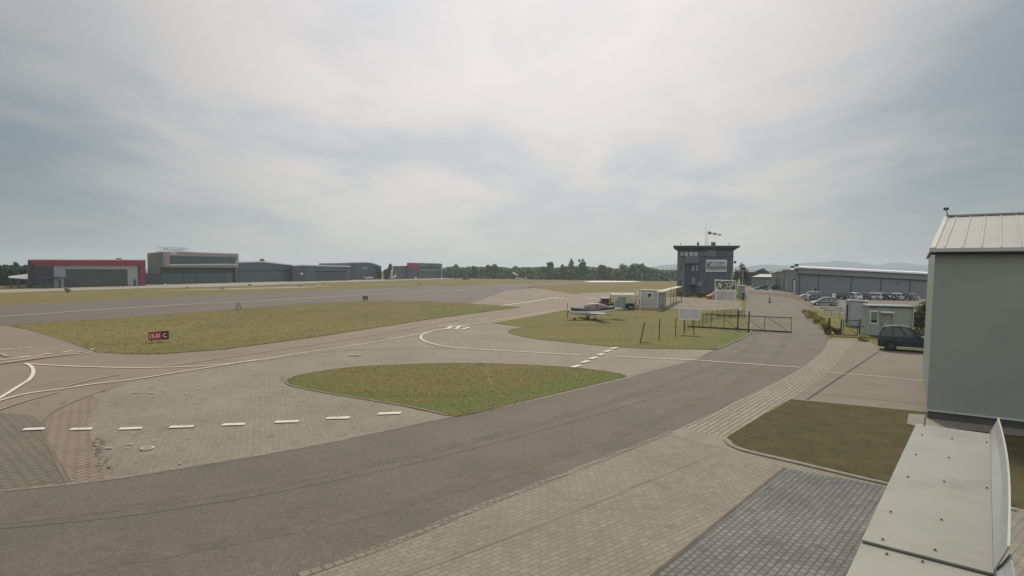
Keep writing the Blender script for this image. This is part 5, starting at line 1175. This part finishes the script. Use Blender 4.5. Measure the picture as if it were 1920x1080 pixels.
# stepped gables, farthest first
for (x0, x1, tl, ap, tr, by0, by1, door, lb) in (
    (1447, 1458, 511.5, 510, 514, 541.8, 543.5, (1453.5, 522, 1456.5, 541.5), 'farthest of the stepped grey hangars, only its gable showing'),
    (1456, 1472, 509.3, 508, 512, 543, 546.3, (1460, 519, 1463, 541), 'second farthest stepped grey hangar with narrow dark door'),
    (1470, 1489, 506, 505, 510, 545.8, 549.2, (1468.5, 521, 1476, 544), 'stepped grey hangar with pale inner door, next to the long hangar')):
    f = Facade((x0, by0), (x1, by1), 'hangar', lb, 'hangar', 'stepped hangars along the car park')
    f.body('wall', [(x0, tl+.6), (x1-3, ap+1.4), (x1, tr)], mat('lilac_grey_cladding', (.185, .185, .19), .6, .05, .3), 10, 6)
    f.panel('roof_edge', [(x0-.5, tl-1.5), (x1-2, ap-1.4), (x1-1.5, ap+.8), (x0-.5, tl+.8)], m_wht, .7, 8)
    f.rect('door', door[0], door[1], door[2]-2.2 if door[2]-door[0] > 4 else door[2], door[3], m_dgrey, .12, 0)
    if door[2]-door[0] > 4: f.rect('inner_door', door[2]-3.4, door[1]+1, door[2], door[3], m_galv, .12, 0)
# long hangar
f = Facade((1498, 552.3), (1756, 560), 'hangar', 'very long grey hangar with bright roof edge and dark wall joints behind the car park', 'hangar')
lw_ = mat('long_grey_cladding', (.19, .21, .208), .55, .04, .3)
f.body('wall', [(1498, 513), (1756, 526.8)], lw_, 20, 4)
a, b, c, d = f.l(1497, 513), f.l(1757, 526.8), f.l(1489, 499.2), f.l(1757, 512.6)
# fascia (sloping sheet above the gutter) and ridge cap
MB().loft([[(x, -.25, zl), (x, .15, zh), (x, 6, zh), (x, 6, zl)] for x, zl, zh in ((a[0]-.1, a[1]+.02, f.l(1497, 502.2)[1]), (b[0], b[1]+.02, f.l(1757, 515)[1]))]).build('fascia', mat('lilac_fascia', (.20, .20, .20), .5, .05, .4), f.root)
MB().loft([[(x, -.55, z), (x, -.55, z+.34), (x, 6.4, z+.55), (x, 6.4, z)] for x, z in ((f.l(1490, 501.5)[0], f.l(1490, 502.2)[1]), (b[0], f.l(1757, 515.2)[1]))]).build('roof_edge', mat('bright_roof_edge', (.85, .86, .9), .3), f.root)
MB().bar((a[0], -.35, a[1]), (b[0], -.35, b[1]), .22, .2).build('gutter', m_black, f.root)
for px in (1499, 1535, 1596, 1652, 1706.5):
    x, z = f.l(px, 530); MB().box(x-.10, x+.10, -.12, -.0, 0, f.l(px, 513 + (px-1498)*.0535)[1]).build('downpipe', m_dgrey, f.root)
f.panel('gable_end', [(1489.5, 503), (1497.6, 513), (1497.6, 552), (1489, 550.4)], mat('lilac_grey_cladding', (.2, .2, .2)), .05, 8)
f.panel('gable_door', [(1485.5, 523.5), (1491.5, 523.5), (1491.5, 549.4), (1485.5, 547.6)], m_dgrey, .2, 0)
f.panel('gable_door_leaf', [(1487.5, 525), (1491.6, 525), (1491.6, 550), (1487.5, 548.8)], m_galv, .26, 0)
for px in (1575, 1685): f.rect('wall_lamp', px-2.5, 523.6 + (px-1575)*.05, px+2.5, 525.2 + (px-1575)*.05, m_dgrey, .4, 0)
f.rect('roof_vent', 1488, 494.6, 1493.5, 499.4, m_dgrey, -1, 2); f.rect('roof_vent', 1480.5, 498.4, 1485, 502, m_dgrey, -1, 2)
sb = f.rect('switch_box', 1524.5, 540, 1533, 548.5, m_galv, .6, 0); f.rect('switch_box_door', 1527.5, 540.6, 1532.6, 548, m_black, .64, -.6, parent=sb)
# low concrete barriers at the lot edge
for (a_, b_, lb) in (((1536, 578.5), (1582, 579.8), 'long low white concrete barrier in front of the silver estate car'), ((1545, 583), (1584, 584), 'second low white barrier, nearer the hedge')):
    A, B = G(*a_), G(*b_); t = empty('concrete_barrier', A, math.atan2((B-A).y, (B-A).x), lb, 'barrier', 'low barriers at the car park edge')
    MB().box(0, (B-A).length, 0, .25, 0, .32).build('rail', m_pale, t); MB().box(.3, .6, -.06, .3, 0, .1).box((B-A).length-.6, (B-A).length-.3, -.06, .3, 0, .1).build('feet', m_dgrey, t)
# wire fence left part behind hedge
fence((1545, 590), (1590, 602), 577, 3, 'fence', 'low grey wire fence between the hedge and the corrugated container', m_steel, 16)

# ---- corrugated container and site cabin
f = Facade((1586.5, 613), (1620, 615.5), 'shipping_container', 'blue-grey corrugated steel container behind the small green gate', 'container')
m_cont = mat('blue_grey_steel', (.30, .32, .36), .5, .07, 1)
f.body('wall', [(1586.5, 562.5), (1626, 565)], m_cont, 2.5, .8, .1)
a, b = f.l(1594, 612), f.l(1622, 566); mb = MB()
for i in range(13): x = a[0]+(b[0]-a[0])*i/13; mb.loft([[(x, -.0, z), (x+.03, -.06, z), (x+.09, -.06, z), (x+.12, 0, z)] for z in (.2, b[1]-.1)])
mb.build('corrugation', mat('pale_blue_steel', (.42, .45, .50), .5), f.root)
f.rect('door_slot', 1587.6, 571, 1589.6, 606, m_black, .05, 0); f.rect('top_rail', 1586.5, 562.4, 1622, 565, m_galv, .1, 0)
f = Facade((1628.5, 631), (1712.5, 634.5), 'site_cabin', 'long pale site cabin with window and awninged door behind the dark car', 'cabin')
m_sc = mat('pale_sage_panel', (.30, .325, .30), .6, .06, .6, stains=.25, stscale=1.2)
f.body('wall', [(1628.5, 575), (1712.5, 577.6)], m_sc, 2.4, 0, .12, backpx=1619)
a, b = f.l(1628.5, 574.8), f.l(1712.5, 577.4); zr = (a[1]+b[1])/2
dv_ = f.dv; MB().prism([(a[0]-.1, -.12, zr), (b[0]+.1, -.12, zr), (b[0]+dv_.x+.1, dv_.y+.1, zr), (a[0]+dv_.x-.1, dv_.y+.1, zr)], (0, 0, .14)).build('roof', mat('cabin_roof_sheet', (.26, .275, .25), .7, stains=.3, stscale=1.5), f.root)
f.rect('roof_trim', 1628.5, 574.6, 1712.6, 576.9, m_dgrey, .16, -.13)
wn = f.rect('window_frame', 1631.6, 582.5, 1646, 607.5, m_wht, .07, 0); f.rect('window', 1633.2, 584.5, 1644.4, 605, m_glass, .09, -.06, parent=wn)
mb = MB(); a, b = f.l(1633.2, 605), f.l(1644.4, 584.5)
for i in range(5): x = a[0]+(b[0]-a[0])*(i+.5)/5; mb.box(x-.035, x+.035, -.1, -.09, a[1]+.25, b[1])
mb.build('curtain', mat('pale_curtain', (.2, .22, .2), .8), wn)
d = f.rect('door', 1651, 587, 1671, 631, mat('cabin_door', (.29, .30, .27), .6), .06, 0); f.rect('door_handle', 1652.5, 606, 1654, 609, m_dgrey, .1, -.05, parent=d)
f.rect('awning', 1650, 584, 1674, 586.2, m_wht, .6, 0)
for x in (1628.5, 1671.5, 1711): f.rect('corner_post', x-.6, 577, x+1.2, 634, m_galv if x != 1671.5 else m_steel, .1, 0)
f.rect('side_lamp', 1616.5, 566, 1619, 570, m_dgrey, -.5, .7)
f.rect('panel_joint', 1630, 584, 1671, 584.6, m_steel, .03, 0)
# ---- runway edge furniture
def marker(px, by, w, h, m, label, leg=.15):
    b = G(px, by); s = b.y / F; t = empty('runway_marker', b, 0, label, 'marker', 'runway edge markers'); W_, H_ = w*s, h*s
    MB().box(-W_*.35, -W_*.28, -.03, .03, 0, H_*.4).box(W_*.28, W_*.35, -.03, .03, 0, H_*.4).build('legs', m_dgrey, t)
    MB().box(-W_/2, W_/2, -.12, .12, H_*.25, H_).build('body', m, t, bevel=min(W_, H_)*.1); return t
m_mk = mat('marker_grey', (.33, .32, .29), .6); m_mt = mat('marker_taupe', (.24, .22, .19), .6)
marker(310, 535.6, 5, 3.2, m_wht, 'small white marker box by the apron of the two-storey hangar')
marker(351, 541, 3.6, 3.6, m_mt, 'small brown marker in the grass right of the white box')
marker(416, 542.8, 11, 6, mat('marker_green', (.33, .35, .28), .6), 'wide pale green marker box in the grass before the two-storey hangar')
marker(468.5, 535.8, 6, 3.4, m_mt, 'dark little marker box on the apron below the gabled blue-grey hangar')
marker(527, 535.4, 5, 2.8, m_mk, 'pale flat marker by the apron edge below the gabled hangar corner')
marker(563, 538, 9, 5.5, m_mk, 'pale marker box on the far runway edge with a green tinge')
marker(597.5, 539, 5.4, 4.6, m_wht, 'bright white marker standing alone on the far runway edge')
marker(607, 531.8, 5, 2.4, m_mt, 'dark marker at the apron edge before the low hangar')
marker(666.5, 530.4, 3.6, 2.4, m_wht, 'tiny white marker near the half-open hangar')
marker(785.5, 534.6, 6, 4, m_mk, 'faint pale marker in the grass below the red and grey hangar')
marker(995, 541.5, 5, 4.4, m_mk, 'faint grey marker in the grass beside the runway loop line')
marker(172.5, 655.8, 3.6, 1.6, m_wht, 'small white ground light at the grass corner by the red holding marks', 0)
marker(46.5, 613.8, 6, 2.2, m_mk, 'small pale ground light in the grass at the runway edge near the frame side', 0)
marker(1148, 553, 4, 2.4, m_wht, 'small white ground light on the apron above the tanker', 0)
def board(px, by, ty, w, m, label, txt=None):
    b = G(px, by); s = b.y / F; h = zat(px, ty, b); W_ = w*s; t = empty('guidance_sign', b, rad(6), label, 'sign', 'grey-backed signs by the runway')
    MB().box(-W_/2, W_/2, -.08, .08, .3, h).build('panel', m, t, bevel=.02)
    MB().box(-W_*.36, -W_*.28, -.04, .04, 0, .3).box(W_*.28, W_*.36, -.04, .04, 0, .3).build('legs', m_dgrey, t); MB().box(-W_*.6, W_*.6, -.25, .25, .03, .08).build('foot', m_pale if 0 else m_dgrey, t)
board(447.5, 580.5, 566.5, 10, m_mk, 'pale grey back of a guidance sign standing on the near runway edge')
board(685, 565, 554.5, 10, mat('sign_back_olive', (.13, .12, .09), .7), 'dark olive back of a guidance sign farther along the near runway edge')

# red runway sign
f = Facade((279, 643.5), (316, 642), 'runway_sign', 'red runway sign with white lettering 13-31 and C on short legs in the grass', 'sign')
bx = f.panel('housing', [(278, 623.2), (316.2, 620), (316.4, 636.2), (278.4, 638.6)], mat('sign_housing', (.05, .04, .04), .6), .0, .16)
f.panel('red_face', [(278.8, 624), (302.6, 622), (302.8, 636.4), (279, 637.8)], mat('sign_red', (.42, .03, .045), .5), .02, -.002, parent=bx)
f.panel('dark_face', [(303, 622), (315.4, 621), (315.6, 635.4), (303.2, 636.3)], mat('sign_dark_red', (.10, .03, .03), .5), .02, -.002, parent=bx)
m_lt = mat('sign_white_ink', (.75, .68, .68), .5)
p = f.l(290.6, 630.2); text_obj('13-31', .42, m_lt, bx, (p[0], -.03, p[1]), rot=(rad(90), rad(-3.5), 0), ext=.004, sx=.78, bold=.006)
p = f.l(309.2, 629); text_obj('C', .42, m_lt, bx, (p[0], -.03, p[1]), rot=(rad(90), rad(-3.5), 0), ext=.004, sx=.85, bold=.006)
for x in (284.5, 298.5): f.rect('leg', x-1.4, 638, x+1.4, 643.3, m_mk, -.04, .1)

# ---------------------------------------------------------------- near hangar on the right
m_wallr = mat('sage_grey_sheet', (.25, .275, .25), .55, .03, .4, spec=.4, stains=.12, stscale=.3)
f = Facade((1736.5, 785.4), (1960, 812), 'hangar', 'near grey-green metal hangar with a pale ribbed roof filling the frame edge', 'hangar')
W_ = 22.0; zE = f.l(1752, 470)[1]; skew = Vector((f.l(1752, 470)[0], 0))
x_e = 0.0
bx_ = (1737 - 960) / F * (f.A.y + 12) - f.A.x; w_ = Vector((bx_, 12, 0)); DV = Vector((w_.dot(f.u), w_.dot(f.n), 0)); sk = DV.x / DV.y
MB().prism([(0, 0, .35), (W_, 0, .35), (W_+sk*14, 14, .35), (sk*14, 14, .35)], (0, 0, zE-.35)).build('wall', m_wallr, f.root)
MB().prism([(.05, .05, 0), (W_-.04, .05, 0), (W_-.04+sk*13.8, 13.9, 0), (.08+sk*13.8, 13.9, 0)], (0, 0, .35)).build('plinth', mat('dark_plinth', (.085, .082, .085), .8), f.root)
MB().box(-.02, W_, -.06, 0, .33, .39).build('base_flashing', m_galv, f.root)
# ridge through its photographed end
d_ = ray(1776, 400.5); best = None
yr = 7.0; p_ = CP + d_ * ((f.A - CP).dot(f.n) + yr) / d_.dot(f.n) - f.A; xr, zr = p_.dot(f.u), p_.z - .24
print('RIDGE', xr, zr, 'eave', zE, 'lean', f.l(1752, 470)[0])
for (ya, yb) in ((-.30, yr), (14.3, yr)):
    MB().prism([(-.12 + sk*(ya+.3), ya, zE-.02), (W_+.2, ya, zE-.02), (W_+.2, yr, zr), (xr, yr, zr)], (0, 0, .10)).build('roof', mat('pale_roof_sheet_near', (.35, .365, .34), .45, .04, .6, stains=.15, stscale=.8), f.root)
mb = MB(); nrib = 40
for i in range(nrib):
    x = .25 + i*.55
    x2 = max(x, xr) if 0 else xr + (W_-xr) * ((x+.12) / (W_+.12))
    mb.bar((x, -.28, zE+.10), (x2, yr-.05, zr+.11), .035, .035)
mb.build('roof_ribs', mat('roof_rib_near', (.40, .415, .39), .45), f.root)
MB().bar((-.1, -.30, zE+.06), (xr-.02, yr, zr+.09), .16, .10).build('verge', m_galv, f.root)
MB().box(xr-.05, W_, yr-.2, yr+.2, zr+.08, zr+.16).build('ridge_cap', m_steel, f.root)
MB().box(-.2, W_, -.46, -.31, zE-.06, zE+.07).build('gutter', m_galv, f.root)
MB().box(-.15, W_, -.40, -.03, zE-.16, zE-.07).build('painted_gutter_shade', m_black, f.root)  # black bar drawing the shade under the gutter
# gable triangle filling
MB().prism([(.02, 0.02, zE-.05), (sk*14+.02, 14, zE-.05), (xr+.02, yr, zr-.02)], (.1, 0, 0)).build('gable', m_wallr, f.root)
for x in (6.2, 12.4): MB().box(x-.012, x+.012, -.006, 0, .4, zE-.2).build('sheet_joint', m_dgrey, f.root)
am = MB().tube((xr+.05, yr, zr+.1), (xr-.05, yr, zr+.42), .025, .02, 6).box(xr-.15, xr+.05, yr-.06, yr+.06, zr+.40, zr+.52); am.build('roof_aerial', m_dgrey, f.root)
sheet('plain_paving', [(1704, 778), (1735, 780), (1735, 804), (1728, 806), (1700, 797)], .060, mat('corner_slab', (.20, .19, .16), .85, scale=2))
sheet('plain_paving', [(1733, 786), (1960, 813), (1960, 826), (1733, 800)], .060, MC['corner_slab'])
sheet('forecourt_paving', [(1895, 952), (1960, 970), (2400, 1080), (2500, 1500), (1850, 1300), (1880, 1000)], .044, m_pave_fg)

# ---------------------------------------------------------------- parapet wall with metal capping, right under the camera
ZP = 4.0
a0, a1 = PZ(1590, 1080, ZP), PZ(1727, 797, ZP); b0, b1 = PZ(1874, 1058, ZP), PZ(1857, 812, ZP)
ax = ((a1 - a0).normalized() + (b1 - b0).normalized()).normalized()
nx = Vector((ax.y, -ax.x, 0))        # towards the right
org = a0.copy(); Lp = (a1 - a0).dot(ax); wcap = (b0 - a0).dot(nx); wc1 = (b1 - a1).dot(nx)
print('CAP', Lp, wcap, wc1, math.degrees(math.atan2(ax.x, ax.y)))
wcap = (wcap + wc1) / 2
t = empty('parapet_wall', (org.x, org.y, 0), math.atan2(ax.y, ax.x), 'narrow wall topped with screwed pale metal capping sheets close to the camera', 'wall')
# local: x along, y to the left of the direction -> right is -y
m_cap = mat('capping_sheet', (.25, .255, .222), .42, .05, 1.2, spec=.4, stains=.45, stscale=1.1, stcol=(.12, .118, .092), fine=.03, fscale=40)
m_flg = mat('flange_sheet', (.26, .285, .28), .4, .05, 2, spec=.4)
MB().box(-5, Lp-.04, -wcap+.04, -.05, 0, ZP-.04).build('wall_core', m_wallr, t)
seam = (PZ(1625, 1016, ZP) - org).dot(ax)
def capsheet(x0, x1, up_):
    z = ZP + up_
    return MB().box(x0, x1, -wcap, 0, z-.012, z).box(x0, x1, -.0, .012, z-.09, z)
capsheet(seam, Lp, .006).build('capping_sheet', m_cap, t)
capsheet(-5, seam+.03, -.012).build('capping_sheet', m_cap, t)
MB().box(Lp, Lp+.012, -wcap, .012, ZP-.09, ZP+.006).build('end_fold', m_flg, t)
# upstand flange on the right, curving outward slightly
def flange(x0, x1, hgt, off=0.0):
    rg = []
    for k in range(13):
        x = x0 + (x1-x0)*k/12; bow = .035*math.sin(math.pi*min(1, max(0, (x-x0)/(x1-x0))))
        h = hgt * (1 if k < 12 else .96)
        rg.append([(x, -wcap-.001-off, ZP-.1), (x, -wcap-.001-off, ZP+.03), (x, -wcap-.02-bow-off, ZP+h*.5), (x, -wcap-.05-bow-off, ZP+h), (x, -wcap-.058-bow-off, ZP+h), (x, -wcap-.028-bow-off, ZP+h*.5), (x, -wcap-.009-off, ZP+.03), (x, -wcap-.009-off, ZP-.1)])
    return MB().loft(rg)
flange(seam-.02, Lp+.02, .17).build('upstand', m_flg, t)
flange(-5, seam+.02, .13, .012).build('upstand', m_flg, t)
mb = MB(); rg = []
for k in range(13):
    x = seam-.02 + (Lp-seam+.04)*k/12; bow = .035*math.sin(math.pi*k/12); mb2 = (x, -wcap-.054-bow, ZP+.17+.003); rg.append(mb2)
for p, q in zip(rg, rg[1:]): mb.bar(p, q, .012)
mb.build('folded_edge', m_galv, t)
m_scr = mat('screw_head', (.05, .045, .04), .5); m_wsh = mat('screw_washer', (.30, .29, .26), .5)
for (px, py) in ((1733, 799), (1787, 804), (1855, 814), (1729, 817), (1785, 824), (1850, 831), (1717, 854), (1779, 860), (1702, 896), (1770, 905), (1850, 917), (1670, 962), (1765, 977), (1655, 1014), (1753, 1034), (1663, 1036), (1730, 1050)):
    p = PZ(px, py, ZP) - org; x, y = p.dot(ax), -p.dot(nx); up_ = -.012 if py > 1034.5 else .006
    if x > seam - .02 and py > 1034.5: x = seam - .05
    s = MB().tube((x, y, ZP+up_), (x, y, ZP+up_+.003), .0135, .0135, 12).build('screw', m_wsh, t)
    MB().tube((x, y, ZP+up_+.003), (x, y, ZP+up_+.010), .0075, .006, 6).build('head', m_scr, s)

# road wear: long seams, patches and cracks
m_seam = mat('road_seam', (.085, .075, .062), .9, stains=.5, stscale=2, stcol=(.11, .097, .08))
stripe('road_seam', [(-200, 1010), (200, 975), (520, 925), (820, 860), (1100, 785), (1330, 712), (1420, 660), (1450, 610)], .018, .0345, m_seam)
m_patch = mat('tyre_wear', (.122, .107, .086), .9, stains=.8, stscale=.8, stcol=(.126, .110, .089), fine=.2, fscale=16)
stripe('road_wear', [(-200, 1120), (250, 1050), (640, 975), (900, 905), (1150, 822), (1340, 740), (1440, 680), (1478, 630)], .45, .0312, m_patch)
stripe('road_wear', [(-200, 1000), (200, 958), (520, 908), (820, 845), (1080, 775), (1300, 703), (1400, 655), (1425, 610)], .40, .0316, m_patch)
for (px, py, lb) in ((1320, 738, 'round iron manhole cover in the road near the long white line'),):
    pass
for x in (3.1, 9.3): MB().box(x-.008, x+.008, -.004, 0, .4, zE-.2).build('sheet_joint', m_dgrey, f.root)
